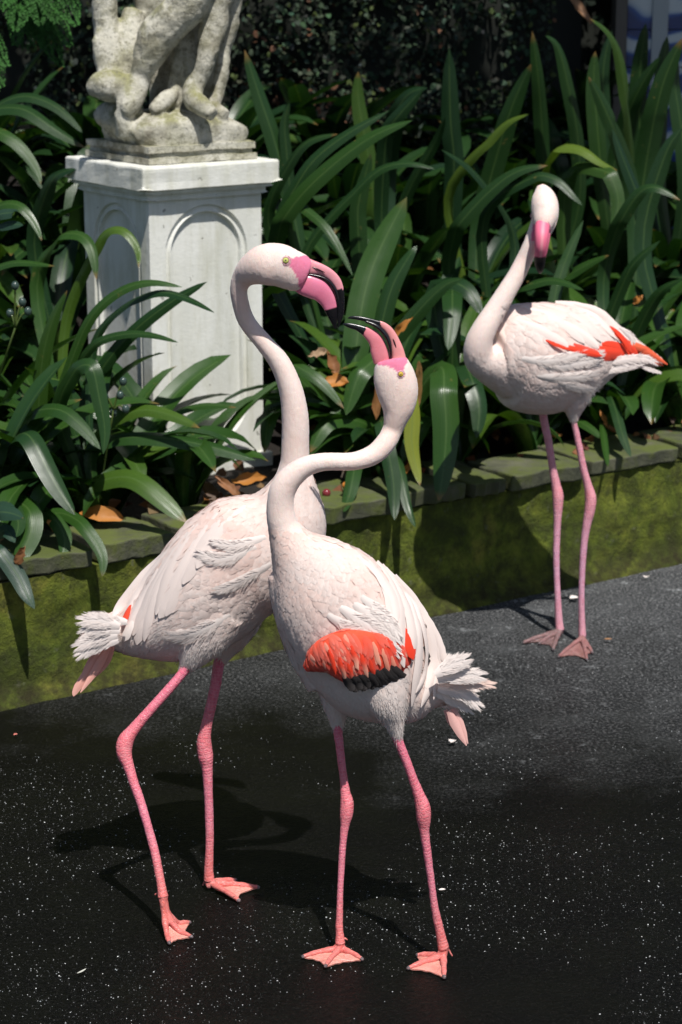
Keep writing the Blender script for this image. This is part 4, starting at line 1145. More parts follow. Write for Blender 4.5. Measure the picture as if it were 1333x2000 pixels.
def inpoly(q, poly):
    q = np.asarray(q); x, y = q[..., 0], q[..., 1]; ins = np.zeros(x.shape, bool)
    n = len(poly)
    for i in range(n):
        x1, y1 = poly[i]; x2, y2 = poly[(i + 1) % n]
        c = ((y1 > y) != (y2 > y)) & (x < (x2 - x1) * (y - y1) / ((y2 - y1) or 1e-9) + x1)
        ins ^= c
    return ins

def pxloft(secs, y0, sub=5, seg=28, ratio=1.0, power=1.0):
    """sections (px, py, half width px, depth ratio, depth offset)"""
    a = []
    for s in secs:
        px, py, h = s[:3]; rt = s[3] if len(s) > 3 else ratio; dy = s[4] if len(s) > 4 else 0
        a.append([*P(px, py, y0 + dy), h * S(px, py, y0 + dy), h * rt * S(px, py, y0 + dy)])
    c = cr(np.array(a), sub)
    return loft(c[:, :3], np.maximum(c[:, 3], 1e-4), np.maximum(c[:, 4], 1e-4), seg, power=power)

class Bird: pass

def make_bird(label, y0, root_px, secs, extra, pinkpoly, base=WHITE, voxel=0.0036):
    b = Bird(); b.y0 = y0
    rp = G(*root_px); b.root = thing('flamingo', label, 'flamingo', rp, 'flamingos')
    parts = [pxloft(s[0], y0, seg=s[1] if len(s) > 1 else 30) for s in [(secs,)] + extra]
    V, F = remesh(parts, voxel, 4, 0.5)
    q = proj(V)
    T = vnoise(V, 9, 4); T2 = vnoise(V, 38, 9)
    V = V + nrm(np.random.RandomState(3).randn(len(V), 3)) * 0.00025
    col = base * (1 + 0.07 * T[:, None] * np.array([.3, 1, 1.2]) + .04 * T2[:, None] * np.array([.5, 1, 1])) 
    ins = inpoly(q, pinkpoly)
    col = np.where(ins[:, None], np.array([0.70, 0.195, 0.32]) * (1 + .14 * T2[:, None]), col)
    col = np.clip(col, 0, 0.9)
    b.body = obj('body', V, F, MT['down'], b.root, col=col)
    b.V, b.F = V, F
    b.bvh = BVHTree.FromPolygons([Vector(v) for v in V], [list(map(int, f)) for f in F])
    return b

def hit(b, px, py, fallback=None):
    o = Vector((0, 0, CAM_H)); d = Vector(ray(px, py)).normalized()
    h = b.bvh.ray_cast(o, d, 20)
    if h[0] is None: return None, None
    return np.array(h[0]), np.array(h[1])

def plumage(b, n, ctrl, region, colfn, name='plumage', seed=1, lift=1.0, tipmix=.25):
    """overlapping contour feathers all over the body, laid along a flow field; ctrl rows: px,py,dx,dy,len px,width px"""
    rs = np.random.RandomState(seed)
    F = np.asarray(b.F); V = b.V
    A, B_, C_, D = V[F[:, 0]], V[F[:, 1]], V[F[:, 2]], V[F[:, 3]]
    ar = np.linalg.norm(np.cross(C_ - A, D - B_), axis=1) * .5
    cen = (A + B_ + C_ + D) / 4
    q = proj(cen)
    ctrl = np.asarray(ctrl, float)
    def field(q):
        d2 = ((q[:, None, :] - ctrl[None, :, :2]) ** 2).sum(-1) + 150.0
        w = 1 / d2 ** 1.6; w /= w.sum(1, keepdims=True)
        return w @ ctrl[:, 2:]
    f = field(q)
    wgt = ar * region(q) / (f[:, 2] * f[:, 3])
    idx = rs.choice(len(F), n, p=wgt / wgt.sum())
    u, v = rs.rand(n, 1), rs.rand(n, 1)
    p0 = (A[idx] * (1 - u) + B_[idx] * u) * (1 - v) + (D[idx] * (1 - u) + C_[idx] * u) * v
    q = proj(p0); f = field(q)
    sc = np.array([S(x, y, b.y0) for x, y in q])[:, None]
    rot = rs.randn(n) * 0.13
    dx = f[:, 0] * np.cos(rot) - f[:, 1] * np.sin(rot); dy = f[:, 0] * np.sin(rot) + f[:, 1] * np.cos(rot)
    dr = nrm(np.stack([dx, 0 * dx, -dy], -1))
    L = f[:, 2:3] * sc * rs.uniform(.75, 1.2, (n, 1)); Wd = f[:, 3:4] * sc * .5 * rs.uniform(.8, 1.15, (n, 1))
    rows = 7; ts = np.linspace(0, 1, rows); cols = 5; xs = np.array([-1, -.55, 0, .55, 1])
    prof = np.array([.35, .75, .95, 1.0, .92, .68, .16])
    out = np.zeros((n, rows, cols, 3)); on = np.zeros((n, rows, cols, 3)); lf = rs.uniform(.7, 1.1, n) * lift
    curl = rs.randn(n) * .10
    ph1, ph2 = rs.rand(n) * 6, rs.rand(n) * 6
    for i in range(n):
        d = dr[i].copy(); p = p0[i].copy(); step = L[i, 0] / (rows - 1)
        for k in range(rows):
            loc, nr, _, _ = b.bvh.find_nearest(Vector(p))
            loc = np.array(loc); nr = np.array(nr)
            d = d - nr * d.dot(nr); d /= max(np.linalg.norm(d), 1e-6)
            sd = np.cross(nr, d); d = d + sd * curl[i] * .35; 
            w = Wd[i, 0] * prof[k]
            h = 0.0002 * lift + ts[k] * (0.0014 + 0.006 * L[i, 0]) * lf[i]
            for c in range(cols):
                jag = step * 0.25 * math.sin(ph1[i] + 5 * xs[c] + k) if k == rows - 1 else 0
                out[i, k, c] = loc + nr * (h - 0.0007 * xs[c] ** 2 * (0.2 + ts[k])) + sd * w * xs[c] + d * jag - d * step * .35 * abs(xs[c]) * (k == rows - 1)
            on[i, k] = nr[None] + sd[None] * xs[:, None] * .25
            p = loc + d * step
    V2 = out.reshape(-1, 3)
    base = (np.arange(n) * rows * cols)[:, None, None, None]
    i_ = np.arange(rows - 1)[:, None, None] * cols; j_ = np.arange(cols - 1)[None, :, None]
    quad = np.array([0, 1, cols + 1, cols])
    F2 = (base + (i_ + j_ + quad)[None]).reshape(-1, 4)
    uv = np.tile(np.stack(np.meshgrid((xs + 1) / 2, ts, indexing='xy'), -1).reshape(-1, 2), (n, 1))
    uv = uv * np.array([1, 1]); uv[:, 1] *= np.repeat(L[:, 0] / 0.07, rows * cols)
    col = colfn(q, rs, n)                                   # n,3
    tipf = ts[None, :, None, None] ** 2
    cc = col[:, None, None, :] * np.array([.985, .95, .935]) * (1 - tipf) + (col * (1 - tipmix) + np.array([.88, .83, .80]) * tipmix)[:, None, None, :] * tipf
    cc = np.broadcast_to(cc, (n, rows, cols, 3)).reshape(-1, 3)
    F2 = face_to(V2, F2, on.reshape(-1, 3))
    o = obj(name, V2, F2, MT['feather'], b.root, uv, np.clip(cc, 0, .9))
    o['kind'] = 'stuff'
    soft_normals(o, nrm(on.reshape(-1, 3)), .8)
    return o

def quill(b, pts, wpx, col, name='feather', label=None, lift=0.003, dy=None, barbs=0, free=False, y=None, tipcol=None, camber=.28, parent=None, pointed=1.0, seed=0):
    """one long feather laid over the body (or standing free) along a path"""
    t_in = .35 if name == 'tail_feather' else .72
    rs = np.random.RandomState(int(pts[0][0] * 7 + pts[0][1] * 13 + seed) % 99991)
    q = cr(np.array(pts, float), 4)
    P3, N3 = [], []
    last = None
    for (x, yy) in q:
        if not free:
            h, nr = hit(b, x, yy)
        else: h = None
        if h is None:
            yd = y if (free and y is not None) else (last if last is not None else b.y0)
            if isinstance(yd, tuple): yd = yd[0] + (yd[1] - yd[0]) * len(P3) / (len(q) - 1)
            h = P(x, yy, yd); nr = nrm(np.array([0.05, -1, .25]))
        else: last = h[1]
        P3.append(h); N3.append(nr)
    P3 = np.array(P3); N3 = np.array(N3)
    for _ in range(3):
        P3[1:-1] = (P3[:-2] + P3[1:-1] * 2 + P3[2:]) / 4; N3[1:-1] = nrm(N3[:-2] + N3[1:-1] + N3[2:])
    t = np.linspace(0, 1, len(q))
    P3 = P3 + N3 * (0.0024 + lift * t ** .7)[:, None]
    T = nrm(np.gradient(P3, axis=0)); side = nrm(np.cross(N3, T)); up = nrm(np.cross(T, side))
    w = wpx / 2 * S(pts[0][0], pts[0][1], b.y0) * np.minimum(1, .45 + 1.6 * t) * np.clip(1 - np.maximum(0, (t - t_in) / (1 - t_in)) ** (2.2 if t_in > .5 else 1.5) * pointed, .04, 1) ** .7
    if barbs: wv = w * .85
    else: wv = w
    V, F, uv = strip(P3, wv, side, -up, camber, 7)
    L = np.linalg.norm(np.diff(P3, axis=0), axis=1).sum()
    V = V + np.repeat(rs.randn(len(P3), 1) * 0.0003, 7, 0)
    uv2 = uv.copy(); uv2[:, 1] *= L / .07
    c = np.tile(col, (len(V), 1)) * rs.uniform(.94, 1.05)
    if tipcol is not None:
        k = np.clip((uv[:, 1:2] - .45) / .4, 0, 1); c = c * (1 - k) + np.array(tipcol) * k
    NN = nrm(np.repeat(N3, 7, 0) + np.repeat(side, 7, 0) * np.tile(np.linspace(-1, 1, 7), len(P3))[:, None] * .45)
    if barbs:
        NB = [NN]
        Vs, Fs, Us, Cs = [V], [F], [uv2], [c]; n0 = len(V)
        nb = int(barbs * 1.6)
        for i in range(nb):
            tt = 1 - rs.rand() ** 1.5 * .8; k = tt * (len(P3) - 1); a = min(int(k), len(P3) - 2); p = P3[a] * (1 - (k - a)) + P3[a + 1] * (k - a)
            sg = rs.choice([-1, 1]); sweep = rs.uniform(1.3, 3.0) * (1 + 1.2 * tt ** 3)
            q_ = rs.uniform(.15, .8) * (1 - .55 * tt ** 4); p = p + side[a] * sg * w[a] * q_; d = nrm(side[a] * sg + T[a] * sweep + up[a] * rs.uniform(-.05, .06))
            ln = wpx / 2 * S(pts[0][0], pts[0][1], b.y0) * rs.uniform(.7, 1.1)
            p = p + up[a] * rs.uniform(-.0008, .0008)
            e1 = p + d * ln * .55; d2 = nrm(d + T[a] * rs.uniform(.1, .5) + rs.randn(3) * .15); e2 = e1 + d2 * ln * .5
            bw = .0006; sx_ = nrm(np.cross(d, up[a])) * bw
            Vs.append(np.array([p - sx_, p + sx_, e1 + sx_ * .9, e1 - sx_ * .9, e2, e2]) )
            Fs.append(np.array([[0, 1, 2, 3], [3, 2, 4, 5]]) + n0); n0 += 6; NB.append(np.tile(nrm(N3[a] + side[a] * sg * q_ * .45), (6, 1)))
            Us.append(np.array([[.3, 0]] * 6)); Cs.append(np.tile(np.clip(col * rs.uniform(.95, 1.08), 0, .9), (6, 1)))
        V, F, uv2, c = np.concatenate(Vs), np.concatenate(Fs), np.concatenate(Us), np.concatenate(Cs); NN = np.concatenate(NB)
    F = face_to(V, F, NN)
    o = obj(name, V, F, MT['feather'], parent or b.root, uv2, np.clip(c, 0, .9))
    soft_normals(o, NN, .6 if barbs else .35)
    if label: o['label'] = label
    return o

def fringe(b, spots, name='down_tufts', seed=5, col=PURE):
    """loose down: many fine strands; spots (px, py, spread, dx, dy, len px, n)"""
    rs = np.random.RandomState(seed); Vs = []; Cs = []; Ns = []
    for (px, py, sprd, dx, dy, ln, n) in spots:
        for i in range(int(n * .7)):
            x, y = px + rs.randn() * sprd, py + rs.randn() * sprd * .8
            h, nr = hit(b, x, y)
            if h is None: continue
            sc = S(x, y, b.y0)
            d = nrm(np.array([dx, 0, -dy]) + rs.randn(3) * .17); d = nrm(d - nr * d.dot(nr) * .9 + nr * rs.uniform(.0, .14))
            l = ln * sc * rs.uniform(.6, 1.2); s_ = nrm(np.cross(d, nr)) * 0.0006
            e1 = h + d * l * .5 + nr * .001; d2 = nrm(d + rs.randn(3) * .25 + np.array([0, 0, -.25])); e2 = e1 + d2 * l * .5
            Vs += [h - s_, h + s_, e1 + s_ * .8, e1 - s_ * .8, e1 - s_ * .8, e1 + s_ * .8, e2 + s_ * .15, e2 - s_ * .15]
            Cs += [col * rs.uniform(.94, 1.03)] * 8; Ns += [nr] * 8
    V = np.array(Vs); F = face_to(V, np.arange(len(V)).reshape(-1, 4), np.array(Ns))
    o = obj(name, V, F, MT['feather'], b.root, np.tile([[.3, 0.0]], (len(V), 1)), np.clip(np.array(Cs), 0, .9)); o['kind'] = 'stuff'; soft_normals(o, np.array(Ns), .8)
    return o

def leg(b, secs, ytop, ank, toes, hallux=None, shade=(LEGP, LEGC), foot_z=0.009, dust=0.0):
    """secs (px,py,full width px); the last one is the ankle, whose depth is that of the foot; toes (px,py) tips on the ground"""
    ya = ank; n = len(secs)
    y_of = lambda py: ytop + (ya - ytop) * (py - secs[0][1]) / (secs[-1][1] - secs[0][1])
    a = np.array([[*P(x, y, y_of(y)), w / 2 * S(x, y, y_of(y))] for x, y, w in secs])
    c = cr(a, 9)
    r = c[:, 3] * (1 + 0.02 * np.sin(np.arange(len(c)) * 2.4))
    V, F, uv = loft(c[:, :3], r, r * 1.06, 18)
    zz = V[:, 2]; k = np.clip((zz - zz.min()) / (zz.max() - zz.min()), 0, 1)[:, None]
    nz = vnoise(V, 30, 3)[:, None]
    V = V + nrm(V - V.mean(0)) * 0 + (vnoise(V, 120, 4) * 0.0005)[:, None]
    col = shade[1] * (1 - k) + shade[0] * k
    hk = np.exp(-((k - 0.62) / .09) ** 2)
    mid = np.exp(-((k - 0.3) / .2) ** 2)
    col = col * (1 - .25 * hk) + LEGC * .25 * hk; col = col + mid * np.array([-.03, .02, .09]); col = col * (1 + .08 * nz)
    lg = obj('leg', V, F, MT['leg'], b.root, uv, np.clip(col, 0, .9))
    # foot
    A = c[-1, :3]; ra = c[-1, 3]
    Vs, Fs, Us, Cs, n0 = [], [], [], [], 0
    def add(V, F, uv, col):
        nonlocal n0
        Vs.append(V); Fs.extend([[int(i) + n0 for i in f] for f in F]); Us.append(uv); Cs.append(col); n0 += len(V)
    tips = [G(x, y, foot_z * .6) for x, y in toes]
    solid = []
    tp_paths = []
    for tp in tips:
        d = tp - A; 
        p1 = A + np.array([d[0] * .16, d[1] * .16, 0]); p1[2] = max(foot_z + .006, A[2] * .52)
        p2 = A + d * .5; p2[2] = foot_z + .004; p3 = A + d * .82; p3[2] = foot_z
        path = cr(np.array([A + [0, 0, -.001], p1, p2, p3, tp]), 5)
        m_ = len(path); t = np.linspace(0, 1, m_)
        r0 = ra * .72
        rr = r0 * (1 - .52 * t) * (1 + .10 * np.sin(t * 22)); rr[-1] *= .3
        V, F, uv = loft(path, rr, rr, 10)
        solid.append((V, F)); tp_paths.append(path)
    # webs between neighbouring toes
    for i in range(len(tips) - 1):
        pa, pb = tp_paths[i], tp_paths[i + 1]; m_ = len(pa); ks = np.linspace(2, m_ - 2, 10)
        G1 = []
        ncol = 9
        for kk in ks:
            u = kk / (m_ - 1); ia = int(kk); fa = pa[ia] + (pa[min(ia + 1, m_ - 1)] - pa[ia]) * (kk - ia); fb = pb[ia] + (pb[min(ia + 1, m_ - 1)] - pb[ia]) * (kk - ia)
            G1.append([fa, fb, u])
        rows_ = []
        for fa, fb, u in G1:
            row = []
            for cc in np.linspace(0, 1, ncol):
                x = fa * (1 - cc) + fb * cc
                pull = 4 * cc * (1 - cc) * .24 * ((u - .1) / .9) ** 2
                x = x * (1 - pull) + A * pull; x[2] = max(min(fa[2], fb[2]) * (1 - .35 * 4 * cc * (1 - cc)), .0035)
                x[2] += .0008 * math.sin(cc * 30)
                row.append(x)
            rows_.append(row)
        g = np.array(rows_).reshape(-1, 3)
        V = np.concatenate([g, g - [0, 0, .0016]]); Fq = [list(f) for f in grid(10, ncol)] + [list(f[::-1] + 10 * ncol) for f in grid(10, ncol)]
        for k in range(ncol - 1):
            q0 = 9 * ncol + k; Fq.append([q0, q0 + 1, q0 + 1 + 10 * ncol, q0 + 10 * ncol])
        cw = np.array([.84, .32, .25]) * (1 - dust) + np.array([.05, .05, .055]) * dust
        cl = np.tile(cw, (len(V), 1)) * (1 + .14 * vnoise(V, 90, 5)[:, None])
        add(V, Fq, np.tile([[0, 0]], (len(V), 1)) + V[:, :2] * 4, cl)
    # the ankle, a short taper that carries the toes
    cc = np.array([A + (c[-4, :3] - A) * 1.0, A, A * .5 + np.array([A[0], A[1] - ra * .5, max(A[2] - ra * 1.2, .008)]) * .5, [A[0], A[1] - ra * .9, max(A[2] - ra * 1.6, .008)]])
    q = cr(cc, 5); rr = ra * np.interp(np.linspace(0, 1, len(q)), [0, .3, .6, .85, 1], [.80, .98, .86, .62, .3])
    V, F, uv = loft(q, rr, rr * 1.05, 14); solid.append((V, F))
    if hallux is not None:
        h0 = A + np.array([0, ra * .4, 0]); h1 = P(hallux[0], hallux[1], ya + .012)
        q = cr(np.array([h0, (h0 + h1) / 2 + [0, .003, .004], h1]), 4); rr = np.linspace(ra * .38, ra * .18, len(q))
        V, F, uv = loft(q, rr, rr, 8); solid.append((V, F))
    V, F = remesh(solid, .0017, 3, .5)
    dt = np.min([np.linalg.norm(V - tp, axis=1) for tp in tips], axis=0)[:, None]
    cl = np.tile(LEGC * (1 - dust) + np.array([.12, .11, .11]) * dust, (len(V), 1)) * (1 + .12 * vnoise(V, 60, 2)[:, None])
    cl = np.where(dt < .0075, np.array([.09, .08, .085]), cl)
    V = V + (vnoise(V, 260, 3) * .0004)[:, None]
    add(V, F, V[:, :2] * 5, cl)
    V = np.concatenate(Vs); V[:, 2] = np.maximum(V[:, 2], .0015)
    f = obj('foot', V, Fs, MT['leg'], lg, np.concatenate(Us), np.clip(np.concatenate(Cs), 0, .9))
    return lg

def bill(b, name, secs, y0, colfn, ratio=.42, power=.85, label=None, seg=20, mat='bill'):
    V, F, uv = pxloft(secs, y0, 6, seg, ratio, power)
    col = colfn(proj(V), V)
    o = obj(name, V, F, MT[mat], b.root, uv, np.clip(col, 0, .9))
    if label: o['label'] = label
    return o

def eye(b, px, py, rpx, iris, h=None, nr=None):
    if h is None:
        h, nr = hit(b, px, py)
        if h is None: h, nr = P(px, py, b.y0), np.array([0, -1, 0])
    nr = nrm(nr * .6 + np.array([0, -1, .25]) * .4)
    r = rpx * S(px, py, b.y0)
    sd = nrm(np.cross(nr, [0, 0, 1])); up = np.cross(sd, nr)
    c0 = h - nr * r * .35
    V, C = [], []
    rings = np.linspace(0, math.pi * .6, 15); sg = 24
    for a in rings:
        for k in range(sg):
            t = k * 2 * math.pi / sg
            V.append(c0 + nr * math.cos(a) * r + (sd * math.cos(t) + up * math.sin(t)) * math.sin(a) * r)
            C.append([.004] * 3 if a < .22 else (iris if a < .85 else ([.05, .03, .015] if a < 1.0 else [.45, .22, .22])))
    F = [[i * sg + k, (i + 1) * sg + k, (i + 1) * sg + (k + 1) % sg, i * sg + (k + 1) % sg] for i in range(14) for k in range(sg)]
    e = obj('eye', np.array(V), F, MT['eye'], b.root, col=np.array(C))
    # lids: two fleshy rings
    Vs, Fs, n0 = [], [], 0
    for (R_, tr, off) in ((1.02, .20, .28), (1.38, .16, .10)):
        for i in range(28):
            a = i * 2 * math.pi / 28; d = sd * math.cos(a) + up * math.sin(a)
            for k in range(8):
                q = k * math.pi / 4
                Vs.append(c0 + d * r * (R_ + tr * math.cos(q)) + nr * r * (off + tr * math.sin(q) + .05 * math.sin(a * 9)))
        for i in range(28):
            for k in range(8):
                Fs.append([n0 + i * 8 + k, n0 + ((i + 1) % 28) * 8 + k, n0 + ((i + 1) % 28) * 8 + (k + 1) % 8, n0 + i * 8 + (k + 1) % 8])
        n0 += 28 * 8
    obj('eyelid', np.array(Vs), Fs, MT['leg'], e, np.zeros((len(Vs), 2)), np.tile([.62, .36, .40], (len(Vs), 1)))
    return e

def c1(x, y): return (430 + x / 3.03, 440 + y / 3.03)
def k1(x, y, h, *r): return (430 + x / 3.03, 440 + y / 3.03, h / 3.03, *r)

# ---------------------------------------------------------------- left flamingo
yA = 3.655
HA = -0.05
secA = [(185,1245,14,.8), (215,1238,30,.85), (275,1229,60,.85), (335,1207,93,.80), (395,1164,114,.78), (450,1108,121,.76), (513,1064,122,.74), (557,1010,88,.78), (573,955,50,.9), (576,912,31,1), (577,879,27.5,1),
        (577,817,26.5,1), (568,760,23.5,1), (546,707,20.5,1), (512,665,17.5,1), (481,625,17,1), (468,581,16.8,1,-.01), (468,558,18,1,-.015), (477,540,23,1,-.02), (494,526,32,.9,-.035), (517,518,41,.72,-.05), (543,517,42,.68,-.05), (566,526,40.5,.66,-.05), (586,534,38,.62,-.05), (600,540,30,.6,-.05)]
bellyA = [(640,980,16,.8,.0), (612,1040,30,.9,.01), (570,1100,70,.8,.01), (520,1160,60,.8,.01), (470,1200,40,.8,0)]
chestA = [(598,960,26,1), (600,1010,28,1), (598,1060,30,.9), (580,1110,40,.9), (545,1150,50,.9)]
thA1 = [(430,1190,58,.8,-.04), (400,1240,52,.7,-.045), (378,1280,30,.8,-.045), (363,1305,13,.9,-.045), (358,1316,9,1,-.045)]
thA2 = [(470,1190,50,.8,.045), (452,1240,36,.8,.045), (438,1272,20,.8,.045), (431,1294,10,.9,.045)]
tailA = [(230,1225,30,.7), (200,1232,26,.6), (175,1250,20,.5), (165,1262,9,.5)]
A = make_bird('left flamingo with its bill pointing down, standing behind the front one, facing right', yA, (400, 1775), secA, [(chestA,), (thA1, 20), (thA2, 20), (tailA, 20)],
              [c1(390,222), c1(396,196), c1(430,196), c1(450,186), c1(520,178), c1(600,220), c1(600,420), c1(475,408), c1(462,330), c1(437,272)])
flA = [(560,960,-.25,1,30,17), (600,1030,-.1,1,30,20), (515,985,-.7,.7,42,26), (450,1010,-.65,.75,62,30), (390,1050,-.62,.8,74,32), (330,1120,-.5,.85,80,32), (290,1180,-.42,.9,78,28), (250,1215,-.5,.75,48,24),
       (470,1080,-.9,.42,56,28), (430,1140,-.95,.3,56,28), (380,1200,-.85,.5,52,24), (430,1230,-.7,.6,40,20), (500,1150,-.8,.6,40,22), (560,1100,-.55,.85,34,22), (350,1250,-.6,.6,36,18), (370,1290,-.3,1,22,12), (435,1275,-.2,1,22,12), (200,1235,-1,.1,36,18)]
def peach(c, q, s):
    z = np.concatenate([q, 0 * q[:, :1]], 1)
    k = np.clip(vnoise(z, .016, s, 2)[:, None] * 1.3 + .12, 0, .42); return c * (1 - k) + PALEPINK * k

def colA(q, rs, n):
    v = rs.rand(n, 1)
    pink = np.exp(-(((q[:, 0] - 470) / 90) ** 2 + ((q[:, 1] - 1000) / 60) ** 2))[:, None]
    w = np.clip((q[:, 1:2] - 1180) / 100, 0, 1)
    c = WHITE * (1 - .35 * v) + PURE * .35 * v
    c = c * (1 - pink * .35) + PALEPINK * pink * .35
    return peach(c * (1 - w * .5) + PURE * w * .5, q, 3) * rs.uniform(.95, 1.04, (n, 1))
plumage(A, 5200, flA, lambda q: (q[:, 1] > 925) * np.clip((q[:, 1] - 925) / 60, .1, 1), colA, seed=11)
TA = WHITE * .5 + PURE * .5
for pts, w in [([(400,1010),(352,1072),(322,1135),(308,1200)],30), ([(380,1026),(330,1092),(296,1158),(276,1222),(270,1256)],30), ([(352,1048),(303,1108),(264,1168),(244,1222)],27), ([(332,1068),(284,1124),(246,1172),(221,1207)],23),
               ([(425,1002),(383,1062),(350,1124),(326,1180),(314,1206)],30), ([(372,1040),(326,1108),(290,1180),(262,1240)],27), ([(450,995),(412,1040),(380,1095),(360,1140)],32), ([(410,1040),(370,1100),(340,1165),(326,1202)],26),
               ([(340,1085),(312,1140),(293,1195),(284,1250)],24), ([(310,1110),(280,1165),(258,1215),(252,1242)],22), ([(480,988),(440,1022),(405,1070),(386,1110)],30)]:
    quill(A, pts, w, TA, lift=.0035)
for pts, w in [([(500,1068),(455,1088),(425,1092),(394,1082)],30), ([(520,1048),(480,1062),(450,1066),(420,1060)],24), ([(450,1200),(410,1225),(370,1240),(335,1238)],36), ([(530,1100),(490,1125),(450,1145),(425,1150)],26)]:
    quill(A, pts, w, PURE * .97, lift=.0045, barbs=150)
for pts, w, c in [([(235,1222),(200,1212),(163,1212)],34,PURE), ([(235,1232),(195,1226),(166,1236)],34,PURE), ([(230,1240),(190,1246),(154,1262)],32,PURE), ([(232,1250),(195,1258),(156,1280)],28,PURE), ([(250,1215),(215,1212),(182,1204)],26,PURE)]:
    quill(A, pts, w, c, free=True, y=(yA - .07, yA - .05), lift=.004, barbs=240, seed=2)
PKT = np.array([.84, .40, .32])
for i, (pts, w) in enumerate([([(214,1262),(190,1305),(158,1352)],17), ([(206,1262),(182,1300),(150,1345),(144,1360)],20), ([(222,1262),(206,1296),(186,1322)],16), ([(198,1258),(180,1290),(160,1318)],16)]):
    quill(A, pts, w, PKT, name='tail_feather', free=True, y=yA - .035 + .006 * i, lift=.002, tipcol=(.86, .45, .38))
quill(A, [(258,1180),(253,1200),(247,1222)], 15, np.array([.85, .06, .02]), label='small red feather patch above the tail', lift=.010, barbs=0)
quill(A, [(262,1205),(256,1228),(248,1248)], 18, PURE, lift=.0095)
fringe(A, [(372,1285,12,-.25,1,16,500), (436,1275,9,-.1,1,14,200), (330,1235,16,-1,.3,20,400), (230,1245,16,-.9,.4,18,350), (400,1262,24,-.5,.8,16,500)], seed=4)
PK = np.array([.73, .19, .32]); PK2 = np.array([.80, .33, .38])
def cb_(pk, pk2, cut):
    def f(q, V):
        k = vnoise(V, 60, 3)[:, None]; c = pk * (1 - .25 * (k + 1) / 2) + pk2 * .25 * (k + 1) / 2
        d = cut(q); return np.where((d + vnoise(V, 160, 4) * 3.0 > 0)[:, None], BLK, c)
    return f
upA = cb_(PK2 * .95, PK2, lambda q: q[:, 1] - 564 - (667 - q[:, 0]) * .25)
loA = cb_(PK, PK2, lambda q: (q[:, 1] - 603) + (q[:, 0] - 645) * .35)
bill(A, 'upper_bill', [k1(440,235,50,.5), k1(500,240,50,.52), k1(545,250,44,.5), k1(600,262,33,.55), k1(650,290,30,.5), k1(688,330,28,.5), k1(710,380,23,.55), k1(719,430,18,.6), k1(720,480,17,.6), k1(715,530,15,.6), k1(706,575,10,.6), k1(699,605,3,.6)], yA + HA, upA, seg=24)
bill(A, 'lower_bill', [k1(450,330,52,.5), k1(500,350,66,.5), k1(545,366,68,.48), k1(586,384,66,.46), k1(618,414,58,.46), k1(644,455,48,.46), k1(660,503,38,.46), k1(670,548,26,.5), k1(678,585,14,.5), k1(684,613,4,.5)], yA + HA, loA, seg=24)
bill(A, 'bill_edge', [k1(505,284,3,8.5), k1(540,289,5,4.8), k1(600,303,8,3.1), k1(640,325,11,2.5), k1(670,360,13,2.2), k1(688,400,14,1.8), k1(698,450,14,1.5), k1(702,500,12,1.3), k1(699,560,8,1.2)], yA + HA, lambda q, V: np.tile(BLK, (len(V), 1)), power=1, label='black inner edge of the bill', seg=14)
bill(A, 'nostril', [k1(548,247,2,1), k1(575,258,4.5,1), k1(600,270,4,1), k1(622,280,1.5,1)], yA + HA - .0066, lambda q, V: np.tile([.05, .01, .015], (len(V), 1)), seg=8)
eye(A, 558.5, 509, 7.2, [.50, .52, .14])
eye_far = None
leg(A, [(380,1278,24), (358,1313,19), (325,1352,19.5), (290,1391,20), (262,1424,24), (246,1447,32), (243,1470,31), (251,1495,22), (262,1530,19), (274,1563,18), (286,1603,17), (297,1642,17), (305,1675,17), (311,1705,17), (316,1733,18), (319,1752,21)],
    yA - .045, G(331, 1844, .008)[1] + .062, [(332,1845), (378,1832), (374,1802)], hallux=(302,1748))
leg(A, [(438,1262,24), (428,1296,22), (421,1340,21), (411,1385,21), (402,1425,23), (399,1452,29), (402,1478,30), (405,1500,22), (407,1540,18), (409,1590,17), (410,1642,16), (409,1675,17), (408,1700,18), (409,1719,21)],
    yA + .045, G(412, 1738, .0)[1], [(470,1761), (509,1734), (464,1719)], hallux=(396,1730))

# ---------------------------------------------------------------- front flamingo
yB = 3.42
HB = .04
secB = [(890,1350,20,.8), (845,1345,42,.8), (803,1342,78,.75), (751,1308,118,.72), (712,1262,127,.72), (672,1208,124,.74), (633,1150,111,.76), (603,1108,84,.8), (575,1070,50,.95), (556,1034,32,1), (549,1008,28.5,1), (548,982,26.5,1),
        (553,956,26,1), (570,931,24,1), (598,911,20.5,1), (635,902,18,1), (690,901,18,1,.01), (728,889,20,1,.02), (753,866,20.5,1,.03), (767,840,20,1,.04), (773,819,24,1,.04), (778,795,33,.85,.04), (777,766,41,.72,.04), (771,738,41.5,.68,.04), (766,715,36,.66,.04), (763,700,29,.6,.04)]
thB1 = [(740,1320,70,.7,-.04), (755,1368,42,.8,-.05), (767,1402,24,.85,-.05), (775,1430,12.5,.9,-.05), (777,1440,9,1,-.05)]
thB2 = [(665,1330,50,.7,.045), (660,1372,32,.8,.045), (659,1400,18,.9,.045), (661,1424,10,1,.045)]
chB = [(548,1120,24,.9), (566,1180,34,.9), (602,1260,44,.85), (640,1330,42,.8)]
wgB = [(598,1303,9,1,-.075), (632,1284,36,.45,-.09), (668,1280,52,.42,-.095), (705,1284,56,.42,-.09), (745,1290,52,.42,-.075), (780,1300,40,.45,-.055), (800,1305,20,.5,-.03)]
B = make_bird('front flamingo with S-bent neck, open bill turned up and a red wing patch', yB, (760, 1885), secB, [(chB,), (thB1, 20), (thB2, 20)],
              [c1(860,780), c1(905,808), c1(935,828), c1(985,832), c1(1030,846), c1(1050,872), c1(1085,868), c1(1092,835), c1(1112,800), c1(1140,700), c1(860,640)])
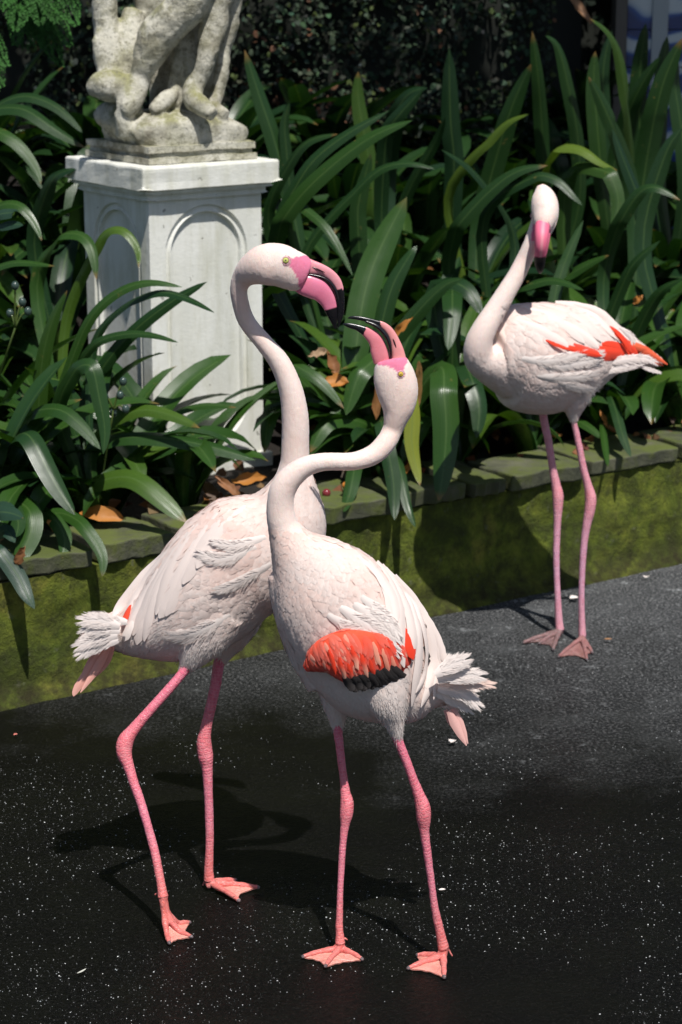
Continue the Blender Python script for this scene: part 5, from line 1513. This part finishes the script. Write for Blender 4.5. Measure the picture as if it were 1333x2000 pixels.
flB = [(552,1040,0,1,16,10), (545,1110,.05,1,24,15), (560,1180,.15,1,28,19), (600,1270,.3,1,30,20), (620,1120,.4,.8,34,22), (680,1120,.65,.75,40,26), (640,1200,.45,.9,36,24), (720,1150,.62,.8,52,28), (770,1180,.45,.9,70,28), (810,1240,.42,.92,76,28), (690,1210,.8,.6,50,24),
       (640,1350,.4,.9,26,16), (700,1360,.5,.85,26,16), (745,1380,.35,1,26,15), (770,1420,.1,1,18,10), (820,1310,.6,.75,50,22), (860,1345,.95,.2,40,20), (660,1400,.1,1,20,10)]
def colB(q, rs, n):
    v = rs.rand(n, 1)
    pink = np.exp(-(((q[:, 0] - 690) / 40) ** 2 + ((q[:, 1] - 1130) / 50) ** 2))[:, None]
    w = np.clip((q[:, 1:2] - 1200) / 120, 0, 1)
    c = WHITE * (1 - .35 * v) + PURE * .35 * v
    c = c * (1 - pink * .4) + PALEPINK * pink * .4
    return peach(c * (1 - w * .4) + PURE * w * .4, q, 8) * rs.uniform(.95, 1.04, (n, 1))
plumage(B, 5600, flB, lambda q: (q[:, 1] > 1030) * np.clip((q[:, 1] - 1030) / 60, .1, 1), colB, seed=21)
# the drooping red wing: a plump pad of its own carrying the coverts
Vw_, Fw_, uvw_ = pxloft(wgB, yB, 5, 24)
Vw2, Fw2 = remesh([(Vw_, Fw_)], .0035, 3)
wing = obj('wing', Vw2, Fw2, MT['down'], B.root, col=np.tile([.84, .09, .04], (len(Vw2), 1)), smooth=True); wing['label'] = 'drooping wing with red coverts and black tips'
WB = Bird(); WB.y0 = yB; WB.root = B.root; WB.V, WB.F = Vw2, Fw2
WB.bvh = BVHTree.FromPolygons([Vector(v) for v in Vw2], [list(map(int, f)) for f in Fw2])
def c5(x, y): return (500 + x / 2.666, 1000 + y / 2.666)
redpoly = [c5(238,790), c5(330,712), c5(478,612), c5(540,622), c5(640,690), c5(735,715), c5(760,830), c5(690,872), c5(600,900), c5(470,915), c5(400,900), c5(270,862)]
RED = np.array([.86, .045, .010]); RPINK = np.array([.86, .13, .075]); RWH = np.array([.87, .42, .30])
def colW(q, rs, n):
    k = np.clip((q[:, 1:2] - 1235 - (670 - q[:, 0:1]) * .35) / 45, 0, 1)
    c = RPINK * (1 - k) + RED * k
    s = rs.rand(n, 1); return np.where(s < .13, c * .4 + RWH * .6, np.where(s < .5, c * .9 + RPINK * .1, c))
o = plumage(WB, 640, [(600,1300,.75,.6,26,9), (640,1265,.45,.85,28,9), (700,1260,.35,.93,38,10), (750,1270,.35,.93,42,11), (650,1310,.6,.75,34,9), (720,1310,.45,.88,38,10)], lambda q: np.ones(len(q)), colW, 'wing_coverts', 31, 1.5, .10)
for i in range(13):
    t = i / 12; x = 686 + 92 * t; y = 1330 - 22 * t ** 1.5 + (3 if i % 2 else 0)
    quill(WB, [(x - 14, y - 10), (x - 5, y + 2), (x + 5 + 6 * t, y + 18 - 6 * t)], 17, np.array([.012, .011, .012]), name='primary_feather', lift=.006, seed=i, pointed=.8)
rsq = np.random.RandomState(9)
for (x, y) in [(650 + 14 * i + 4 * (i % 3), 1288 - 2.4 * i + 16 * ((i * 7) % 3)) for i in range(9)]:
    quill(WB, [(x - 6, y - 20), (x, y), (x + 8, y + 26)], 9, RED if rsq.rand() < .6 else np.array([.86, .30, .2]), name='covert_feather', lift=.002, tipcol=(.86, .42, .30) if rsq.rand() < .5 else None)
TB = WHITE * .45 + PURE * .55
for pts, w in [([(735,1098),(762,1134),(778,1178),(780,1225),(778,1262),(786,1300)],24), ([(752,1110),(790,1158),(808,1205),(816,1250),(812,1310),(800,1375)],22), ([(770,1125),(808,1170),(830,1215),(843,1268),(841,1326),(818,1377)],23),
               ([(790,1150),(826,1200),(846,1245),(852,1300),(842,1362)],20), ([(812,1180),(840,1220),(858,1260),(869,1294)],18), ([(745,1104),(775,1146),(796,1196),(804,1245),(800,1290)],24), ([(722,1096),(748,1134),(762,1180),(764,1230),(770,1262)],26),
               ([(800,1165),(834,1210),(852,1256),(860,1305)],19), ([(700,1085),(740,1125),(765,1170),(772,1215)],26), ([(760,1118),(798,1164),(820,1212),(830,1262),(824,1320),(806,1350)],20)]:
    quill(B, pts, w, TB, lift=.007)
quill(B, [(790,1225),(797,1255),(800,1285)], 22, RED, label='red feather strip between the long white wing feathers', lift=.009)
quill(B, [(826,1262),(832,1282),(834,1296)], 12, np.array([.02, .02, .02]), label='dark feather between the long white wing feathers', lift=.009)
for pts, w in [([(665,1185),(700,1210),(735,1232),(766,1262)],34), ([(690,1180),(722,1200),(752,1230),(768,1250)],32), ([(640,1200),(675,1222),(705,1236),(735,1250)],28), ([(700,1215),(728,1232),(752,1252),(772,1272)],28), ([(705,1165),(735,1190),(758,1215),(774,1240)],28)]:
    quill(B, pts, w, PURE * .98, lift=.010, barbs=160)
for i, (pts, w) in enumerate([([(850,1318),(880,1300),(908,1288)],34), ([(855,1328),(895,1318),(936,1320)],36), ([(858,1336),(905,1332),(958,1337)],26), ([(855,1345),(900,1352),(934,1378)],30), ([(850,1352),(885,1364),(918,1384)],28), ([(845,1330),(880,1330),(920,1342)],34),
                              ([(835,1350),(865,1368),(900,1380)],26), ([(845,1310),(872,1290),(892,1294)],26), ([(850,1340),(885,1345),(925,1352)],30)]):
    quill(B, pts, w, PURE if i != 2 else np.array([.86, .66, .58]), free=True, y=(yB - .06 + .008 * i, yB - .05 + .01 * i), lift=.003, barbs=240, seed=i)
for i, (pts, w) in enumerate([([(876,1388),(892,1420),(911,1456)],19), ([(884,1384),(900,1414),(914,1452)],17), ([(870,1386),(884,1412),(898,1436)],15)]):
    quill(B, pts, w, np.array([.80, .46, .42]), name='tail_feather', free=True, y=yB - .02 + .006 * i, lift=.002)
fringe(B, [(772,1425,9,.2,1,18,500), (760,1390,20,.4,1,18,600), (661,1405,9,0,1,14,250), (770,1250,10,.8,.6,18,300), (850,1330,16,.9,.2,20,400), (700,1375,26,.4,.9,16,400)], seed=8)
PB1 = np.array([.76, .22, .27]); PB2 = np.array([.80, .32, .32])
upB = cb_(PB2, PB2, lambda q: (746 - q[:, 0]) + (q[:, 1] - 640) * .2)
loB = cb_(PB1, PB2, lambda q: (711 - q[:, 0]) + (650 - q[:, 1]) * .45)
def k9(x, y, h, *r): return (660 + x / 7.406, 600 + y / 7.406, h / 7.406, *r)
bill(B, 'upper_bill', [k9(890,800,110,.62), k9(880,700,98,.6), k9(860,600,86,.6), k9(830,500,70,.6), k9(790,410,62,.6), k9(730,320,54,.6), k9(650,255,44,.6), k9(560,218,32,.75), k9(450,188,32,.8), k9(330,162,30,.8), k9(240,150,25,.8), k9(180,151,17,.8), k9(142,160,4,.8)], yB + HB, upB, seg=24)
bill(B, 'bill_edge', [k9(770,745,16,2.5), k9(768,650,22,3.2), k9(757,560,28,2.7), k9(735,480,33,2.2), k9(695,400,36,1.9), k9(640,335,34,1.7), k9(570,275,32,1.6), k9(490,235,28,1.4), k9(400,205,18,1.4)], yB + HB - .003, lambda q, V: np.tile(BLK, (len(V), 1)), power=1, label='black inner edge of the open bill', seg=14)
bill(B, 'lower_bill', [k9(640,800,120,.55), k9(625,720,128,.55), k9(600,630,126,.54), k9(580,550,116,.54), k9(540,470,106,.54), k9(480,410,92,.54), k9(410,355,74,.56), k9(340,318,58,.58), k9(270,290,44,.6), k9(190,270,38,.6), k9(120,252,25,.6), k9(72,243,4,.6)], yB + HB, loB, seg=24)
bill(B, 'nostril', [k9(800,455,4,1), k9(818,500,10,1), k9(838,560,10,1), k9(852,618,4,1)], yB + HB - .0050, lambda q, V: np.tile([.05, .01, .015], (len(V), 1)), seg=8)
eye(B, 783, 731, 6.3, [.62, .42, .05])
leg(B, [(660,1395,22), (660,1423,19), (664,1458,16.5), (668,1494,15.5), (672,1522,16), (675,1548,20), (678,1568,26), (677,1590,26), (674,1612,18), (671,1640,14), (669,1665,13.5), (667,1700,12.5), (665,1740,12), (664,1775,13), (663,1805,14.5), (664,1826,16), (665,1842,20)],
    yB + .045, G(663, 1866, 0)[1], [(588,1870), (634,1890), (711,1876)], hallux=(680,1836))
leg(B, [(768,1410,22), (775,1438,20), (786,1466,18), (797,1494,17.5), (808,1524,18), (818,1551,22), (826,1575,29), (828,1597,29), (829,1620,20), (831,1638,18), (835,1665,16), (839,1695,15), (844,1732,14), (849,1770,15), (855,1798,17), (861,1825,18), (867,1852,22)],
    yB - .05, G(869, 1882, 0)[1], [(812,1866), (794,1893), (868,1912)], hallux=(884,1868))

# ---------------------------------------------------------------- standing flamingo at the back right
yC = 5.22
secC = [(1292,708,7,.8,.10), (1250,696,24,.8,.08), (1200,686,50,.8,.05), (1150,688,82,.8,.02), (1100,697,104,.80,0), (1050,700,110,.82,-.02), (1000,692,98,.86,-.05), (962,698,60,.95,-.08)]
neckC = [(1000,720,60,.8,-.06), (955,708,40,1,-.10), (936,694,31,1,-.12), (936,668,27,1,-.13), (948,640,24,1,-.13), (968,606,21,1,-.12), (990,570,19,1,-.11), (1008,540,17.5,1,-.10), (1024,508,16.5,1,-.09), (1038,478,16,1,-.09), (1050,450,18,1,-.08), (1060,430,22,1,-.07)]
headC = [(1056,362,8,1,-.06), (1061,378,20,1.0,-.07), (1064,398,26.5,1.15,-.09), (1065,418,26,1.2,-.11), (1063,434,21,1.1,-.13), (1061,448,14,1,-.14), (1060,458,8,1,-.14)]
cheek = [(1076,392,14,1,-.06), (1079,418,13,1,-.07), (1074,442,11,1,-.08), (1066,462,7,1,-.09)]
thC1 = [(1130,750,34,.8,-.04), (1122,790,24,.8,-.04), (1121,812,12,.8,-.04), (1121,824,7,1,-.04)]
thC2 = [(1062,780,26,.8,.04), (1061,808,10,.9,.04)]
c2p = lambda x, y: (860 + x / 2.818, 340 + y / 2.818)
Cb = make_bird('flamingo standing apart at the right near the mossy wall, its face turned to the viewer', yC, (1120, 1262), secC, [(neckC,), (headC, 22), (cheek, 16), (thC1, 18), (thC2, 18)],
               [(1041,436), (1050,440), (1064,441), (1073,434), (1076,440), (1074,470), (1038,470)], voxel=.0042)
flC = [(935,700,.3,1,14,9), (960,720,.6,.8,18,12), (1000,650,.6,.8,28,16), (1040,620,.8,.55,36,18), (1100,620,.85,.5,46,20), (1160,650,.82,.58,46,18), (1060,680,.9,.35,34,18), (1010,720,.8,.5,20,13), (1060,750,.9,.15,24,14), (1110,720,.95,-.1,34,16), (1150,730,.9,-.1,30,14), (1200,690,.9,.35,32,14), (1250,700,.9,.3,26,10), (1121,800,0,1,14,8), (1060,790,.9,.2,18,10)]
def colC(q, rs, n):
    v = rs.rand(n, 1); c = WHITE * (1 - .4 * v) + PURE * .4 * v
    return peach(c, q, 5) * rs.uniform(.94, 1.03, (n, 1))
plumage(Cb, 3600, flC, lambda q: ((q[:, 1] > 588) & ((q[:, 0] > 985) | (q[:, 1] > 690))) * 1.0 + 1e-6, colC, seed=41)
for pts, w in [([(1020,600),(1070,612),(1110,640),(1140,672)],22), ([(1050,594),(1100,604),(1145,632),(1172,668)],22), ([(1085,592),(1130,600),(1172,626),(1200,662)],22), ([(1120,594),(1160,606),(1198,632),(1228,668)],20), ([(1010,625),(1050,640),(1085,662),(1110,680)],22), ([(1150,605),(1186,622),(1216,645),(1240,674)],18), ([(1070,620),(1110,636),(1146,660),(1168,680)],20)]:
    quill(Cb, pts, w, WHITE * .6 + PURE * .4, lift=.004)
for pts, w in [([(1020,700),(1060,706),(1100,700),(1135,690)],26), ([(1060,715),(1100,715),(1140,708),(1168,700)],26), ([(1050,735),(1095,738),(1135,735),(1160,728)],26), ([(1090,745),(1125,755),(1150,758)],22), ([(1100,700),(1140,695),(1170,690)],24)]:
    quill(Cb, pts, w, PURE * .97, lift=.007, barbs=90)
quill(Cb, [(1150,685),(1180,692),(1215,690),(1240,692)], 26, RED * 1.0, label='red wing feather on the side', lift=.008)
quill(Cb, [(1175,672),(1205,680),(1232,690)], 24, RED, lift=.008)
quill(Cb, [(1190,638),(1212,660),(1226,688)], 15, RED, label='red feather edge at the end of the back', lift=.012)
quill(Cb, [(1066,664),(1082,674),(1108,684)], 7, RED, label='thin red streak on the flank', lift=.013)
quill(Cb, [(1120,672),(1145,684),(1165,690)], 10, RED * .9 + .03, lift=.011)
quill(Cb, [(1095,674),(1130,686),(1170,694)], 12, RED, lift=.013)
quill(Cb, [(1160,682),(1200,690),(1240,698)], 24, RED, lift=.012)
quill(Cb, [(1200,650),(1222,672),(1240,694)], 16, RED, lift=.012)
for i, (pts, w) in enumerate([([(1220,668),(1260,685),(1304,712)],18), ([(1215,680),(1255,696),(1296,714)],16), ([(1225,672),(1262,682),(1285,700)],14)]):
    quill(Cb, pts, w, np.array([.85, .13, .05]), name='tail_feather', free=True, y=(yC + .0, yC + .09), lift=.002, seed=i)
for pts, w in [([(1170,712),(1210,704),(1255,700),(1278,708)],20), ([(1180,728),(1215,716),(1250,710)],22), ([(1210,640),(1232,655),(1236,668)],14), ([(1250,715),(1268,722),(1288,728)],9)]:
    quill(Cb, pts, w, PURE, free=True, y=yC - .035, lift=.003, barbs=110)
fringe(Cb, [(1121,812,6,0,1,12,160), (1145,768,10,.6,.8,14,260), (1160,755,8,.8,.4,12,160), (1230,700,8,.9,.3,12,120)], seed=6)
upC = lambda q, V: np.where((q[:, 1] + 3 * vnoise(V, 200, 3) > 502)[:, None], BLK * .6, np.array([.74, .15, .25]) + np.clip((np.abs(q[:, 0] - 1062 + (q[:, 1] - 434) * .08) < 3.2), 0, 1)[:, None] * np.array([.06, .16, .12]))
bill(Cb, 'upper_bill', [(1060,436,13.5,.9,-.135), (1059,446,14.5,1,-.15), (1058,462,14,1.2,-.165), (1057,478,12.5,1.2,-.17), (1056,492,11.5,1.1,-.165), (1055,505,11.5,1,-.155), (1055,518,9.5,1,-.15), (1055,528,6,1,-.145), (1055,534,1,1,-.135)], yC, upC, seg=20, mat='bill_dull')
bill(Cb, 'lower_bill', [(1061,450,15,1,-.12), (1060,466,14.5,1.2,-.13), (1058,484,13,1.2,-.135), (1057,498,10.5,1,-.135), (1056,512,6,1,-.132), (1056,520,2,1,-.13)], yC, lambda q, V: np.where((q[:, 1] > 500)[:, None], BLK, np.array([.74, .17, .27])), seg=18, mat='bill_dull')
e_h = P(1081, 421, yC - .105)
eye(Cb, 1081, 421, 4.0, [.5, .38, .08], h=e_h, nr=np.array([.9, -.45, .1]))
eye(Cb, 1044, 421, 4.0, [.5, .38, .08], h=P(1041, 421, yC - .105), nr=np.array([-.9, -.45, .1]))
LGC1 = np.array([.72, .30, .38]); LGC2 = np.array([.74, .33, .40])
leg(Cb, [(1061,795,16), (1062,816,16), (1067,840,15.5), (1072,864,15), (1080,914,15), (1086,945,18), (1090,966,22), (1090,988,20), (1089,1018,15), (1088,1050,13.5), (1087,1088,13), (1088,1130,12), (1090,1172,12.5), (1092,1210,15), (1094,1230,17)],
    yC + .04, G(1095, 1243, 0)[1], [(1020,1256), (1052,1258), (1080,1270)], shade=(LGC1, LGC2), dust=.88)
leg(Cb, [(1121,806,12), (1122,826,11.5), (1127,850,12), (1133,878,13), (1140,915,14), (1148,945,16), (1154,972,22), (1152,998,21), (1147,1022,17), (1142,1055,14), (1139,1088,13), (1137,1130,12), (1136,1172,12), (1137,1215,13), (1138,1243,15)],
    yC - .04, G(1139, 1256, 0)[1], [(1090,1284), (1122,1280), (1147,1290), (1158,1276)][0:1] + [(1147,1290), (1158,1276)], shade=(LGC1, LGC2), dust=.72)

# ---------------------------------------------------------------- loose feathers and scraps on the ground
def ground_feather(px, py, L, w, ang, label, col=PURE):
    c0 = G(px, py, .006); sc = S(px, py, c0[1])
    t = np.linspace(-.5, .5, 10); path = c0 + np.array([math.cos(ang), math.sin(ang), 0]) * (t * L * sc)[:, None] + np.array([0, 0, 1]) * (.004 + .5 * L * sc * t * t * .6)[:, None]
    T = nrm(np.gradient(path, axis=0)); up = np.tile([0, 0, 1.0], (10, 1)); sd = nrm(np.cross(up, T)); up = np.cross(T, sd)
    V, F, uv = strip(path, w / 2 * sc * np.maximum(np.cos(t * math.pi) ** .6, .05), sd, up, .5, 5)
    tag(obj('fallen_feather', V, F, MT['feather'], None, uv, np.tile(col, (len(V), 1)), loc=c0), label, 'feather', 'feathers fallen on the asphalt')
ground_feather(884, 1452, 16, 16, 1.2, 'small white feather on the ground below the tail of the front flamingo')
ground_feather(1122, 1172, 20, 18, .4, 'white feather on the ground between the legs of the standing flamingo')
ground_feather(1262, 1130, 9, 14, 1.4, 'small white feather near the wall at the right')
ground_feather(864, 1742, 14, 8, .2, 'small white scrap of feather beside the right leg of the front flamingo')
ground_feather(1188, 1252, 16, 8, 0, 'thin brown scrap on the grey asphalt right of the flamingo feet', np.array([.35, .18, .08]))
ground_feather(31, 1438, 9, 6, .8, 'tiny pink feather scrap at the left on the wet ground', np.array([.8, .25, .2]))
ground_feather(160, 1822 + 80, 26, 5, .9, 'thin pale streak of feather in the lower left foreground', np.array([.55, .56, .5]))
